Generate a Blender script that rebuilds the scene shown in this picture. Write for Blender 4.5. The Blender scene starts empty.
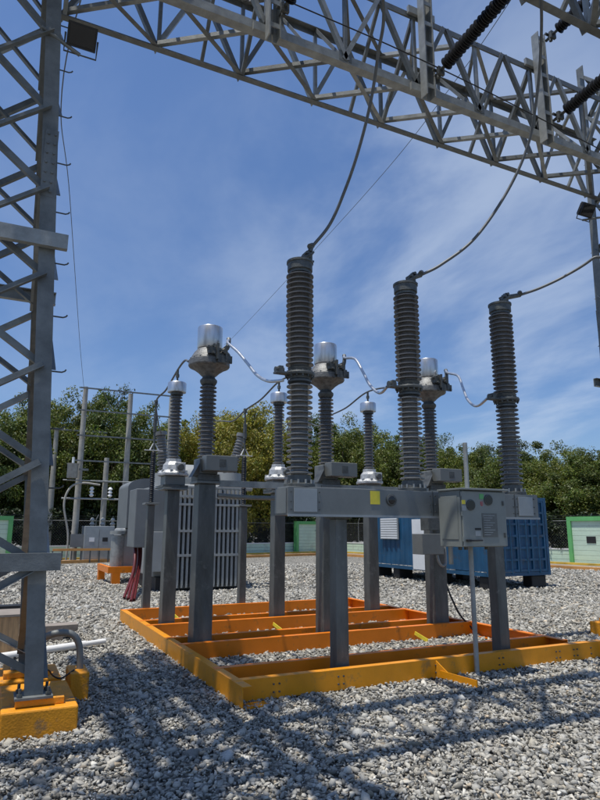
import bpy, math, random
import numpy as np
from mathutils import Vector, Matrix
R = math.radians
random.seed(7); rng = np.random.default_rng(7)
sc = bpy.context.scene; COL = sc.collection

# ------------------------------------------------------------ camera
F, PITCH, YAW, ROLL, EYE = 612.0, 12.0, 26.0, 0.15, 1.55
p_, y_, r_ = R(PITCH), R(YAW), R(ROLL)
fw = Vector((math.sin(y_)*math.cos(p_), math.cos(y_)*math.cos(p_), math.sin(p_)))
rt = Vector((math.cos(y_), -math.sin(y_), 0)); up = rt.cross(fw)
rt, up = rt*math.cos(r_)+up*math.sin(r_), up*math.cos(r_)-rt*math.sin(r_)
cd = bpy.data.cameras.new('camera'); cam = bpy.data.objects.new('camera', cd); COL.objects.link(cam)
cd.sensor_fit = 'VERTICAL'; cd.sensor_height = 24; cd.lens = F/800*24; cd.clip_end = 2000; cd.clip_start = .05
M = Matrix((rt, up, -fw)).transposed().to_4x4(); M.translation = (0, 0, EYE); cam.matrix_world = M
sc.camera = cam
def ray(x, y): return fw*F + rt*(x-300) - up*(y-400)
def at(x, y, Y):
    d = ray(x, y); return Vector((0, 0, EYE)) + d*(Y/d.y)
def gnd(x, y, z=0.0):
    d = ray(x, y); return Vector((0, 0, EYE)) + d*((z-EYE)/d.z)
def proj(P):
    v = Vector(P)-Vector((0, 0, EYE)); return (300+F*v.dot(rt)/v.dot(fw), 400-F*v.dot(up)/v.dot(fw))
def zat(y, X, Y):
    lo, hi = -5., 60.
    for _ in range(50):
        m = (lo+hi)/2
        if proj((X, Y, m))[1] > y: lo = m
        else: hi = m
    return m

# ------------------------------------------------------------ materials
def mat(name, c, rough=.5, metal=0., var=.15, scale=6., bump=0., bscale=40., c2=None, thr=None, spec=.5, stretch=None, coat=0., wear=None):
    m = bpy.data.materials.new(name); m.use_nodes = True; N = m.node_tree.nodes; L = m.node_tree.links
    b = N['Principled BSDF']; b.inputs['Roughness'].default_value = rough; b.inputs['Metallic'].default_value = metal
    b.inputs['Specular IOR Level'].default_value = spec; b.inputs['Coat Weight'].default_value = coat
    tc = N.new('ShaderNodeTexCoord'); mp = N.new('ShaderNodeMapping'); L.new(tc.outputs['Object'], mp.inputs['Vector'])
    if stretch: mp.inputs['Scale'].default_value = stretch
    n = N.new('ShaderNodeTexNoise'); n.inputs['Scale'].default_value = scale; n.inputs['Detail'].default_value = 8; n.inputs['Roughness'].default_value = .65
    L.new(mp.outputs[0], n.inputs['Vector'])
    rp = N.new('ShaderNodeValToRGB'); L.new(n.outputs['Fac'], rp.inputs['Fac'])
    a = [max(0, v*(1-var)) for v in c]; d = [min(1, v*(1+var)) for v in c]
    if c2: d = c2
    e = rp.color_ramp.elements; lo, hi = thr or (.32, .68)
    e[0].position, e[1].position = lo, hi
    e[0].color = (*a, 1); e[1].color = (*d, 1)
    if wear:
        nw = N.new('ShaderNodeTexNoise'); nw.inputs['Scale'].default_value = wear[0]; nw.inputs['Detail'].default_value = 10; nw.inputs['Roughness'].default_value = .72
        L.new(tc.outputs['Object'], nw.inputs['Vector'])
        rw = N.new('ShaderNodeValToRGB'); rw.color_ramp.elements[0].position = wear[1]; rw.color_ramp.elements[1].position = wear[1]+.10
        rw.color_ramp.elements[1].color = (wear[3],)*3+(1,)
        L.new(nw.outputs['Fac'], rw.inputs['Fac'])
        mw = N.new('ShaderNodeMix'); mw.data_type = 'RGBA'; L.new(rw.outputs[0], mw.inputs['Factor']); L.new(rp.outputs[0], mw.inputs['A']); mw.inputs['B'].default_value = (*wear[2], 1)
        L.new(mw.outputs['Result'], b.inputs['Base Color'])
    else: L.new(rp.outputs[0], b.inputs['Base Color'])
    rr = N.new('ShaderNodeMapRange'); rr.inputs['To Min'].default_value = max(.05, rough-.12); rr.inputs['To Max'].default_value = min(1, rough+.12)
    L.new(n.outputs['Fac'], rr.inputs['Value']); L.new(rr.outputs[0], b.inputs['Roughness'])
    if bump:
        n2 = N.new('ShaderNodeTexNoise'); n2.inputs['Scale'].default_value = bscale; n2.inputs['Detail'].default_value = 4
        L.new(tc.outputs['Object'], n2.inputs['Vector'])
        bp = N.new('ShaderNodeBump'); bp.inputs['Strength'].default_value = bump; bp.inputs['Distance'].default_value = .01
        L.new(n2.outputs['Fac'], bp.inputs['Height']); L.new(bp.outputs[0], b.inputs['Normal'])
    return m
GALV = mat('galvanised_steel', (.165, .174, .168), .5, .25, .3, 5, .15, 60)
GALVL = mat('light_galvanised_steel', (.30, .31, .295), .45, .25, .25, 7, .1, 60)
POST = mat('grey_steel_post', (.115, .121, .115), .45, .35, .38, 5, .12, 30, stretch=(1, 1, .25), wear=(6, .57, (.20, .205, .195), .6))
BEAM = mat('breaker_housing_grey', (.172, .182, .175), .45, .15, .12, 3, .05, 30)
PANEL = mat('panel_light_grey', (.29, .315, .32), .45, .1, .08, 4)
CAB = mat('cabinet_grey', (.215, .232, .215), .45, .1, .07, 5)
SHED = mat('brown_grey_porcelain', (.125, .122, .120), .28, 0, .18, 3, spec=.6)
SHEDL = mat('grey_porcelain', (.15, .15, .146), .25, 0, .15, 3, spec=.7)
BLACKINS = mat('black_polymer', (.012, .012, .013), .45, 0, .3, 10)
DARKM = mat('dark_cast_metal', (.10, .105, .10), .5, .4, .35, 14, .3, 60)
CAST = mat('cast_aluminium', (.17, .172, .168), .55, .4, .45, 18, .5, 50)
CASTL = mat('bright_cast_aluminium', (.46, .465, .46), .5, .45, .3, 18, .5, 50)
ALU = mat('brushed_aluminium', (.60, .61, .62), .34, .9, .08, 3, stretch=(6, 6, .3))
ALUW = mat('aluminium_conductor', (.55, .56, .57), .35, .8, .12, 9)
WIRE = mat('dark_conductor', (.13, .135, .135), .55, .5, .2, 12)
ORANGE = mat('orange_paint', (.82, .215, .005), .36, 0, .1, 2.5, .05, 30, spec=.5, wear=(5, .56, (.30, .13, .03), .7))
YEL = mat('amber_paint', (.74, .285, .005), .40, 0, .14, 2.5, .05, 30, wear=(5, .56, (.26, .15, .05), .7))
YCON = mat('amber_painted_concrete', (.68, .27, .005), .6, 0, .2, 4, .35, 60, wear=(7, .55, (.22, .14, .07), .75))
BLUE = mat('blue_container_paint', (.012, .074, .155), .45, 0, .25, 1.6, .05, 20, wear=(3, .58, (.06, .055, .05), .7))
WHITE = mat('white_paint', (.72, .73, .72), .5, 0, .06, 4)
BLACK = mat('black_rubber', (.015, .015, .016), .6, 0, .3, 8)
RED = mat('red_cable', (.10, .009, .009), .45, 0, .2, 6)
YLAB = mat('yellow_label', (.75, .62, .05), .5, 0, .1, 12)
GREENP = mat('green_paint', (.13, .42, .14), .6, 0, .12, 2)
MINT = mat('mint_painted_block', (.55, .70, .55), .7, 0, .10, 1.2, .2, 12, wear=(1.2, .55, (.42, .47, .38), .6))
CONC = mat('concrete_pole', (.34, .325, .28), .8, 0, .2, 3, .2, 20)
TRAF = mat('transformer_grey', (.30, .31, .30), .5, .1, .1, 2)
TRAFD = mat('transformer_dark_grey', (.17, .18, .18), .5, .1, .12, 2)  # darker even grey for lower pipe, side cabinet, cover and meter box
WOOD = mat('plywood', (.48, .30, .15), .7, 0, .3, 3, .15, 30, stretch=(8, 1, 1))
PLANK = mat('weathered_plank', (.25, .215, .18), .8, 0, .3, 4, .3, 30, stretch=(1, 8, 8))
PVC = mat('white_plastic_pipe', (.75, .74, .70), .4, 0, .06, 3)
CONDUIT = mat('grey_conduit', (.21, .22, .205), .5, .1, .12, 6)
ROAD = mat('road_surface', (.23, .20, .17), .9, 0, .15, 1.5, .3, 30)
CURB = mat('yellow_kerb_paint', (.62, .40, .05), .7, 0, .3, 2)
CURBO = mat('ochre_kerb', (.55, .27, .08), .8, 0, .25, 1)
BARK = mat('tree_bark', (.16, .125, .09), .9, 0, .3, 6, .4, 20)
def m_glass():
    m = bpy.data.materials.new('dark_glass'); m.use_nodes = True; b = m.node_tree.nodes['Principled BSDF']
    b.inputs['Base Color'].default_value = (.012, .013, .015, 1); b.inputs['Roughness'].default_value = .08
    return m
GLASS = m_glass()
def attr_mat(name, rough, mult=1.0, transl=0., bump=False):
    m = bpy.data.materials.new(name); m.use_nodes = True; N = m.node_tree.nodes; L = m.node_tree.links
    b = N['Principled BSDF']; b.inputs['Roughness'].default_value = rough
    a = N.new('ShaderNodeAttribute'); a.attribute_name = 'tint'
    if bump:
        tc = N.new('ShaderNodeTexCoord'); n = N.new('ShaderNodeTexNoise'); n.inputs['Scale'].default_value = 70; n.inputs['Detail'].default_value = 5
        L.new(tc.outputs['Object'], n.inputs['Vector'])
        mr = N.new('ShaderNodeMapRange'); mr.inputs['To Min'].default_value = .65; mr.inputs['To Max'].default_value = 1.35
        L.new(n.outputs['Fac'], mr.inputs['Value'])
        mx = N.new('ShaderNodeVectorMath'); mx.operation = 'MULTIPLY'; L.new(a.outputs['Color'], mx.inputs[0]); L.new(mr.outputs[0], mx.inputs[1])
        L.new(mx.outputs[0], b.inputs['Base Color'])
        bp = N.new('ShaderNodeBump'); bp.inputs['Strength'].default_value = .5; bp.inputs['Distance'].default_value = .004
        L.new(n.outputs['Fac'], bp.inputs['Height']); L.new(bp.outputs[0], b.inputs['Normal'])
    else:
        L.new(a.outputs['Color'], b.inputs['Base Color'])
    if transl:
        t = N.new('ShaderNodeBsdfTranslucent'); L.new(a.outputs['Color'], t.inputs['Color'])
        mix = N.new('ShaderNodeMixShader'); mix.inputs[0].default_value = transl
        L.new(b.outputs[0], mix.inputs[1]); L.new(t.outputs[0], mix.inputs[2]); L.new(mix.outputs[0], N['Material Output'].inputs['Surface'])
    return m
STONE = attr_mat('crushed_stone', .85, bump=True)
LEAF = attr_mat('leaf', .55, transl=.35)

# ------------------------------------------------------------ mesh helpers
class MB:
    def __init__(s): s.v = []; s.f = []
    def add(s, v, f):
        o = len(s.v); s.v += [Vector(a) for a in v]; s.f += [tuple(i+o for i in q) for q in f]; return s
    def box(s, x0, x1, y0, y1, z0, z1):
        return s.add([(x0,y0,z0),(x1,y0,z0),(x1,y1,z0),(x0,y1,z0),(x0,y0,z1),(x1,y0,z1),(x1,y1,z1),(x0,y1,z1)],
                     [(0,3,2,1),(4,5,6,7),(0,1,5,4),(1,2,6,5),(2,3,7,6),(3,0,4,7)])
    def frustum(s, c, w0, w1, z0, z1, d0=None, d1=None):
        d0 = d0 or w0; d1 = d1 or w1; x, y = c
        return s.add([(x-w0,y-d0,z0),(x+w0,y-d0,z0),(x+w0,y+d0,z0),(x-w0,y+d0,z0),(x-w1,y-d1,z1),(x+w1,y-d1,z1),(x+w1,y+d1,z1),(x-w1,y+d1,z1)],
                     [(0,3,2,1),(4,5,6,7),(0,1,5,4),(1,2,6,5),(2,3,7,6),(3,0,4,7)])
    def lathe(s, prof, c=(0, 0, 0), n=32, axis='z'):
        v = []; f = []
        for r, z in prof:
            for k in range(n):
                a = 2*math.pi*k/n; x, y = r*math.cos(a), r*math.sin(a)
                if axis == 'z': P = (c[0]+x, c[1]+y, c[2]+z)
                elif axis == 'y': P = (c[0]+x, c[1]-z, c[2]+y)
                else: P = (c[0]+z, c[1]+x, c[2]+y)
                v.append(P)
        m = len(prof)
        for i in range(m-1):
            for k in range(n): f.append((i*n+k, i*n+(k+1)%n, (i+1)*n+(k+1)%n, (i+1)*n+k))
        f.append(tuple(reversed(range(n)))); f.append(tuple(range((m-1)*n, m*n)))
        return s.add(v, f)
    def cyl(s, c, r, h, n=24, axis='z'): return s.lathe([(r, 0), (r, h)], c, n, axis)
    def tube(s, pts, r, n=8):
        pts = [Vector(p) for p in pts]; rr = r if isinstance(r, (list, tuple)) else [r]*len(pts)
        v = []; f = []; ref = None
        for i, P in enumerate(pts):
            t = (pts[min(i+1, len(pts)-1)]-pts[max(i-1, 0)]).normalized()
            if ref is None: ref = t.orthogonal().normalized()
            ref = (ref - t*ref.dot(t)).normalized(); b = t.cross(ref)
            for k in range(n):
                a = 2*math.pi*k/n; v.append(P+(ref*math.cos(a)+b*math.sin(a))*rr[i])
        for i in range(len(pts)-1):
            for k in range(n): f.append((i*n+k, i*n+(k+1)%n, (i+1)*n+(k+1)%n, (i+1)*n+k))
        f.append(tuple(reversed(range(n)))); f.append(tuple(range((len(pts)-1)*n, len(pts)*n)))
        return s.add(v, f)
    def ell(s, A, B, u, w, a=.07, t=.008):
        """L-angle from A to B; flanges along unit-ish u and w from the corner line"""
        A = Vector(A); B = Vector(B); d = (B-A).normalized()
        u = Vector(u); u = (u-d*u.dot(d)).normalized(); w = Vector(w); w = (w-d*w.dot(d)-u*w.dot(u))
        w = w.normalized() if w.length > .05 else d.cross(u)
        pr = [(0, 0), (a, 0), (a, t), (t, t), (t, a), (0, a)]
        v = [P+u*x+w*y for P in (A, B) for x, y in pr]
        f = [(i, (i+1) % 6, 6+(i+1) % 6, 6+i) for i in range(6)] + [(3,2,1,0), (5,4,3,0), (6,7,8,9), (6,9,10,11)]
        return s.add(v, f)
    def bar(s, A, B, w, h, upv=(0, 0, 1)):
        A = Vector(A); B = Vector(B); d = (B-A).normalized(); u = Vector(upv); u = (u-d*u.dot(d)).normalized(); q = d.cross(u)
        v = [P+q*a*w/2+u*b*h/2 for P in (A, B) for a, b in ((-1,-1),(1,-1),(1,1),(-1,1))]
        return s.add(v, [(0,3,2,1),(4,5,6,7),(0,1,5,4),(1,2,6,5),(2,3,7,6),(3,0,4,7)])
    def chan(s, A, B, h, w, t=.01, side=(0, 1, 0)):
        """C channel: web vertical of height h whose outer face is on line A-B, flanges towards side"""
        A = Vector(A); B = Vector(B); d = (B-A).normalized(); z = Vector((0,0,1)); z = (z-d*z.dot(d)).normalized()
        sd = Vector(side); sd = (sd-d*sd.dot(d)).normalized()
        pr = [(0,0),(w,0),(w,t),(t,t),(t,h-t),(w,h-t),(w,h),(0,h)]
        v = [P+sd*a+z*b for P in (A, B) for a, b in pr]
        f = [(i, (i+1) % 8, 8+(i+1) % 8, 8+i) for i in range(8)] + [(3,2,1,0),(7,4,3,0),(7,6,5,4),(8,9,10,11),(8,11,12,15),(12,13,14,15)]
        return s.add(v, f)
    def build(s, name, m, parent=None, smooth=0, bevel=0):
        me = bpy.data.meshes.new(name); off = Vector((0,0,0))
        if parent is not None:
            q = parent
            while q is not None: off += q.location; q = q.parent
        me.from_pydata([tuple(a-off) for a in s.v], [], s.f); me.update()
        import bmesh
        b = bmesh.new(); b.from_mesh(me); bmesh.ops.recalc_face_normals(b, faces=b.faces); b.to_mesh(me); b.free()
        me.materials.append(m)
        if smooth:
            me.shade_smooth(); me.set_sharp_from_angle(angle=R(smooth))
        o = bpy.data.objects.new(name, me); COL.objects.link(o)
        if parent is not None: o.parent = parent
        if bevel:
            md = o.modifiers.new('bevel', 'BEVEL'); md.width = bevel; md.segments = 2; md.limit_method = 'ANGLE'; md.angle_limit = R(50)
        return o
def tag(o, label, cat, group=None, kind=None):
    if label: o['label'] = label
    if cat: o['category'] = cat
    if group: o['group'] = group
    if kind: o['kind'] = kind
    return o
def thing(name, loc, label, cat, group=None, rz=0):
    o = bpy.data.objects.new(name, None); o.empty_display_size = .1; COL.objects.link(o); o.location = loc
    o.rotation_euler.z = 0
    return tag(o, label, cat, group)
def copy_tree(o, loc=None, label=None, par=None):
    c = o.copy(); COL.objects.link(c)
    if par is not None: c.parent = par
    if loc is not None: c.location = loc
    if label: c['label'] = label
    for ch in [q for q in KIDS(o)]: copy_tree(ch, None, None, c)
    return c
def KIDS(o): return [q for q in list(COL.objects) if q.parent == o]
def spline(pts, n=8):
    pts = [Vector(p) for p in pts]; out = []
    P = [pts[0]*2-pts[1]]+pts+[pts[-1]*2-pts[-2]]
    for i in range(1, len(P)-2):
        for k in range(n):
            t = k/n; a, b, c, d = P[i-1:i+3]
            out.append(.5*((2*b)+(c-a)*t+(2*a-5*b+4*c-d)*t*t+(3*b-a-3*c+d)*t**3))
    out.append(pts[-1]); return out
def fast_mesh(name, V, Fc, m, tint=None, smooth=False):
    """V (n,3), Fc (m,k) arrays"""
    me = bpy.data.meshes.new(name); k = Fc.shape[1]
    me.vertices.add(len(V)); me.vertices.foreach_set('co', V.astype(np.float32).ravel())
    me.loops.add(Fc.size); me.loops.foreach_set('vertex_index', Fc.astype(np.int32).ravel())
    me.polygons.add(len(Fc)); me.polygons.foreach_set('loop_start', np.arange(0, Fc.size, k, dtype=np.int32))
    me.update(calc_edges=True)
    if tint is not None:
        a = me.color_attributes.new('tint', 'FLOAT_COLOR', 'POINT')
        a.data.foreach_set('color', np.c_[tint, np.ones(len(tint))].astype(np.float32).ravel())
    me.materials.append(m)
    if smooth: me.shade_smooth()
    o = bpy.data.objects.new(name, me); COL.objects.link(o); return o

# ------------------------------------------------------------ world + sun
SX, SY = .25, .06           # shadow offset per metre of height (+X, +Y)
sun_dir = Vector((-SX, -SY, 1)).normalized()
elev = math.asin(sun_dir.z)
w = bpy.data.worlds.new('World'); sc.world = w; w.use_nodes = True; N = w.node_tree.nodes; L = w.node_tree.links
bg = N['Background']; sky = N.new('ShaderNodeTexSky'); sky.sky_type = 'NISHITA'; sky.sun_disc = False
sky.sun_elevation = elev; sky.sun_rotation = math.atan2(sun_dir.x, sun_dir.y); sky.air_density = 1.0; sky.dust_density = .6; sky.ozone_density = 2.0; sky.altitude = 20
tc = N.new('ShaderNodeTexCoord')
sep = N.new('ShaderNodeSeparateXYZ'); L.new(tc.outputs['Generated'], sep.inputs[0])
mx0 = N.new('ShaderNodeMath'); mx0.operation = 'ADD'; mx0.inputs[1].default_value = .25; L.new(sep.outputs['Z'], mx0.inputs[0])
dv = N.new('ShaderNodeVectorMath'); dv.operation = 'DIVIDE'; L.new(tc.outputs['Generated'], dv.inputs[0]); L.new(mx0.outputs[0], dv.inputs[1])
mp = N.new('ShaderNodeMapping'); mp.inputs['Scale'].default_value = (1.15, .75, .8); mp.inputs['Rotation'].default_value = (0, 0, R(35)); mp.inputs['Location'].default_value = (.9, 2.6, .3)
L.new(dv.outputs[0], mp.inputs['Vector'])
n1 = N.new('ShaderNodeTexNoise'); n1.inputs['Scale'].default_value = 1.7; n1.inputs['Detail'].default_value = 6; n1.inputs['Roughness'].default_value = .58; n1.inputs['Distortion'].default_value = .25
L.new(mp.outputs[0], n1.inputs['Vector'])
cr = N.new('ShaderNodeValToRGB'); cr.color_ramp.elements[0].position = .38; cr.color_ramp.elements[1].position = .66; cr.color_ramp.interpolation = 'EASE'
L.new(n1.outputs['Fac'], cr.inputs['Fac'])
# more cloud to the right of view
dt = N.new('ShaderNodeVectorMath'); dt.operation = 'DOT_PRODUCT'; dt.inputs[1].default_value = tuple(Vector((math.sin(R(46)), math.cos(R(43)), .36)).normalized())
L.new(tc.outputs['Generated'], dt.inputs[0])
mr = N.new('ShaderNodeMapRange'); mr.inputs['From Min'].default_value = .87; mr.inputs['From Max'].default_value = .985; mr.inputs['To Min'].default_value = .13; mr.inputs['To Max'].default_value = .5
L.new(dt.outputs['Value'], mr.inputs['Value'])
mu = N.new('ShaderNodeMath'); mu.operation = 'MULTIPLY'; L.new(cr.outputs[0], mu.inputs[0]); L.new(mr.outputs[0], mu.inputs[1])
tint = N.new('ShaderNodeMix'); tint.data_type = 'RGBA'; tint.blend_type = 'MULTIPLY'; tint.inputs['Factor'].default_value = 1
L.new(sky.outputs[0], tint.inputs['A']); tr = N.new('ShaderNodeValToRGB'); L.new(sep.outputs['Z'], tr.inputs['Fac']); L.new(tr.outputs[0], tint.inputs['B'])
tr.color_ramp.elements[0].position = .0; tr.color_ramp.elements[0].color = (.58, .68, .86, 1)
tr.color_ramp.elements[1].position = .6; tr.color_ramp.elements[1].color = (.80, .94, 1.14, 1)
mix = N.new('ShaderNodeMix'); mix.data_type = 'RGBA'; L.new(mu.outputs[0], mix.inputs['Factor']); L.new(tint.outputs['Result'], mix.inputs['A'])
mix.inputs['B'].default_value = (4.9, 5.7, 6.9, 1)
L.new(mix.outputs['Result'], bg.inputs['Color']); bg.inputs['Strength'].default_value = .125
sd = bpy.data.lights.new('sun', 'SUN'); sd.energy = 4.6; sd.angle = R(.55); sd.color = (1, .96, .89)
so = bpy.data.objects.new('sun', sd); COL.objects.link(so); so.location = (0, 0, 30); so.rotation_euler = sun_dir.to_track_quat('Z', 'Y').to_euler()
sc.view_settings.view_transform = 'Standard'; sc.view_settings.look = 'None'; sc.view_settings.gamma = 1; sc.view_settings.exposure = 0

# ------------------------------------------------------------ ground
def m_ground():
    m = bpy.data.materials.new('gravel_bed'); m.use_nodes = True; N = m.node_tree.nodes; L = m.node_tree.links; b = N['Principled BSDF']
    b.inputs['Roughness'].default_value = .9
    tc = N.new('ShaderNodeTexCoord'); v = N.new('ShaderNodeTexVoronoi'); v.inputs['Scale'].default_value = 17; L.new(tc.outputs['Object'], v.inputs['Vector'])
    n = N.new('ShaderNodeTexNoise'); n.inputs['Scale'].default_value = .9; n.inputs['Detail'].default_value = 10; n.inputs['Roughness'].default_value = .75; L.new(tc.outputs['Object'], n.inputs['Vector'])
    sp = N.new('ShaderNodeSeparateColor'); L.new(v.outputs['Color'], sp.inputs[0])
    rp = N.new('ShaderNodeValToRGB'); L.new(sp.outputs[0], rp.inputs['Fac'])
    e = rp.color_ramp.elements; e[0].color = (.13, .122, .105, 1); e[1].color = (.50, .475, .41, 1)
    d = N.new('ShaderNodeMapRange'); d.inputs['From Min'].default_value = .25; d.inputs['From Max'].default_value = .65; d.inputs['To Min'].default_value = 1.15; d.inputs['To Max'].default_value = .35
    L.new(v.outputs['Distance'], d.inputs['Value'])
    m2 = N.new('ShaderNodeMapRange'); m2.inputs['From Min'].default_value = .3; m2.inputs['From Max'].default_value = .7; m2.inputs['To Min'].default_value = .7; m2.inputs['To Max'].default_value = 1.2
    L.new(n.outputs['Fac'], m2.inputs['Value'])
    a1 = N.new('ShaderNodeVectorMath'); a1.operation = 'MULTIPLY'; L.new(rp.outputs[0], a1.inputs[0]); L.new(d.outputs[0], a1.inputs[1])
    a2 = N.new('ShaderNodeVectorMath'); a2.operation = 'MULTIPLY'; L.new(a1.outputs[0], a2.inputs[0]); L.new(m2.outputs[0], a2.inputs[1])
    L.new(a2.outputs[0], b.inputs['Base Color'])
    bp = N.new('ShaderNodeBump'); bp.inputs['Strength'].default_value = 1; bp.inputs['Distance'].default_value = .03; bp.invert = True
    L.new(v.outputs['Distance'], bp.inputs['Height']); L.new(bp.outputs[0], b.inputs['Normal'])
    return m
GB = m_ground()
g = MB(); g.add([(-400,-400,-.02),(700,-400,-.02),(700,900,-.02),(-400,900,-.02)], [(0,1,2,3)]); tag(g.build('ground', GB), None, None, kind='structure')

def stones():
    ico = [( -.5257311121,.850650808,0),(.5257311121,.850650808,0),(-.5257311121,-.850650808,0),(.5257311121,-.850650808,0),(0,-.5257311121,.850650808),(0,.5257311121,.850650808),(0,-.5257311121,-.850650808),(0,.5257311121,-.850650808),(.850650808,0,-.5257311121),(.850650808,0,.5257311121),(-.850650808,0,-.5257311121),(-.850650808,0,.5257311121)]
    IF = [(0,11,5),(0,5,1),(0,1,7),(0,7,10),(0,10,11),(1,5,9),(5,11,4),(11,10,2),(10,7,6),(7,1,8),(3,9,4),(3,4,2),(3,2,6),(3,6,8),(3,8,9),(4,9,5),(2,4,11),(6,2,10),(8,6,7),(9,8,1)]
    ico = np.array(ico); IF = np.array(IF)
    vs = []; fs = []; ts = []; off = 0
    pts = []
    def ring(d0, d1, dens, s0, s1):
        a0, a1 = R(YAW-31), R(YAW+31)
        n = int(dens*(a1-a0)/2*(d1*d1-d0*d0)); r = np.sqrt(rng.uniform(d0*d0, d1*d1, n)); a = rng.uniform(a0, a1, n)
        s = s0*np.exp(rng.normal(0, .42, n)); s = np.clip(s, s0*.5, s1)
        pts.append(np.c_[r*np.sin(a), r*np.cos(a), s])
    ring(3.3, 6.5, 2000, .0142, .055); ring(6.5, 10, 1250, .0165, .05); ring(10, 17, 480, .024, .055); ring(17, 30, 110, .034, .06)
    P = np.concatenate(pts); n = len(P)
    # keep clear of footing etc is unnecessary: stones are only a few cm high
    q = rng.normal(size=(n, 4)); q /= np.linalg.norm(q, axis=1)[:, None]; w_, x, y, z = q.T
    Rm = np.stack([1-2*(y*y+z*z), 2*(x*y-z*w_), 2*(x*z+y*w_), 2*(x*y+z*w_), 1-2*(x*x+z*z), 2*(y*z-x*w_), 2*(x*z-y*w_), 2*(y*z+x*w_), 1-2*(x*x+y*y)], 1).reshape(n, 3, 3)
    V = ico[None]*(1+rng.uniform(-.40, .36, (n, 12, 1)))
    asp = np.stack([rng.uniform(.9, 1.5, n), rng.uniform(.65, 1.05, n), rng.uniform(.32, .62, n)], 1)
    V = V*asp[:, None, :]*P[:, None, 2:3]
    V = np.einsum('nij,nkj->nki', Rm, V)
    V[:, :, 2] *= .75
    V[:, :, 0] += P[:, None, 0]; V[:, :, 1] += P[:, None, 1]; V[:, :, 2] += rng.uniform(-.014, .014, n)[:, None]
    base = np.clip(rng.normal(.315, .105, n), .08, .64); warm = rng.normal(0, .02, n)
    t = np.stack([base*(1.055+warm), base, base*(.86-warm*1.5)], 1)
    sel = rng.random(n) < .03; t[sel] = t[sel]*np.array([1.25, 1.08, .9])
    T = np.repeat(t[:, None, :], 12, 1)
    Fc = (IF[None]+12*np.arange(n)[:, None, None]).reshape(-1, 3)
    o = fast_mesh('gravel', V.reshape(-1, 3), Fc, STONE, T.reshape(-1, 3))
    tag(o, 'loose grey crushed stone covering the whole yard', 'gravel', kind='stuff')
stones()

# far road and kerbs on the right
def strip(name, pts0, pts1, z, m, kind='structure', h=0):
    g = MB()
    for i in range(len(pts0)-1):
        a, b, c, d = pts0[i], pts0[i+1], pts1[i+1], pts1[i]
        if h: g.add([(a.x,a.y,z),(b.x,b.y,z),(c.x,c.y,z),(d.x,d.y,z),(a.x,a.y,z+h),(b.x,b.y,z+h),(c.x,c.y,z+h),(d.x,d.y,z+h)],
                    [(0,3,2,1),(4,5,6,7),(0,1,5,4),(1,2,6,5),(2,3,7,6),(3,0,4,7)])
        else: g.add([(p.x,p.y,z) for p in (a,b,c,d)], [(0,1,2,3)])
    o = g.build(name, m); 
    if kind: o['kind'] = kind
    return o
# wall corner geometry (metres)
WA = Vector((-12.2, 31.2, 0)); WB = Vector((24.5, 41.5, 0)); WC = Vector((22.15, 22.0, 0)); WC = Vector((23.35, 18.6, 0))
WA = Vector((-22.0, 29.0, 0)); WB = Vector((22.2, 40.0, 0)); WD = Vector((26.5, 9.0, 0))
def inset(d):
    u1 = (WB-WA).normalized(); n1 = Vector((u1.y, -u1.x, 0)); u2 = (WD-WB).normalized(); n2 = Vector((u2.y, -u2.x, 0))
    a = WA+n1*d; c = WD+n2*d
    # intersect
    den = u1.x*u2.y-u1.y*u2.x; e = c-a; t = (e.x*u2.y-e.y*u2.x)/den
    return [a, a+u1*t, c]
strip('road', inset(.75), inset(3.4), .02, ROAD)
strip('kerb', inset(.55), inset(.75), -.02, CURB, h=.13)
strip('kerb', inset(3.4), inset(3.6), -.02, CURBO, h=.14)

# ------------------------------------------------------------ perimeter wall, panels, fence
def seg_pts(P, Q, n): return [P+(Q-P)*(i/n) for i in range(n+1)]
def wall(P, Q, label, h=.66, t=.18):
    d = (Q-P).normalized(); nrm = Vector((-d.y, d.x, 0)); tn = thing('boundary_wall', P, label, 'wall', 'low mint painted walls round the yard')
    g = MB()
    def blk(a, b, z0, z1, o0, o1):
        pp = [a+nrm*o0, b+nrm*o0, b+nrm*o1, a+nrm*o1]
        return [(p.x,p.y,z0) for p in pp]+[(p.x,p.y,z1) for p in pp], [(0,3,2,1),(4,5,6,7),(0,1,5,4),(1,2,6,5),(2,3,7,6),(3,0,4,7)]
    # courses of block work with a shallow joint
    k = 3
    for i in range(k):
        z0 = i*h/k; g.add(*blk(P, Q, z0+.006, z0+h/k-.006, 0, t))
    g.build('block_courses', MINT, tn)
    c = MB(); c.add(*blk(P, Q, h, h+.06, -.02, t+.02)); c.build('coping', WHITE, tn)
    return tn
wall(WA, WB, 'long low mint wall with white coping at the back of the yard')
wall(WB, WD, 'low mint wall along the road on the right side')
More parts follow.
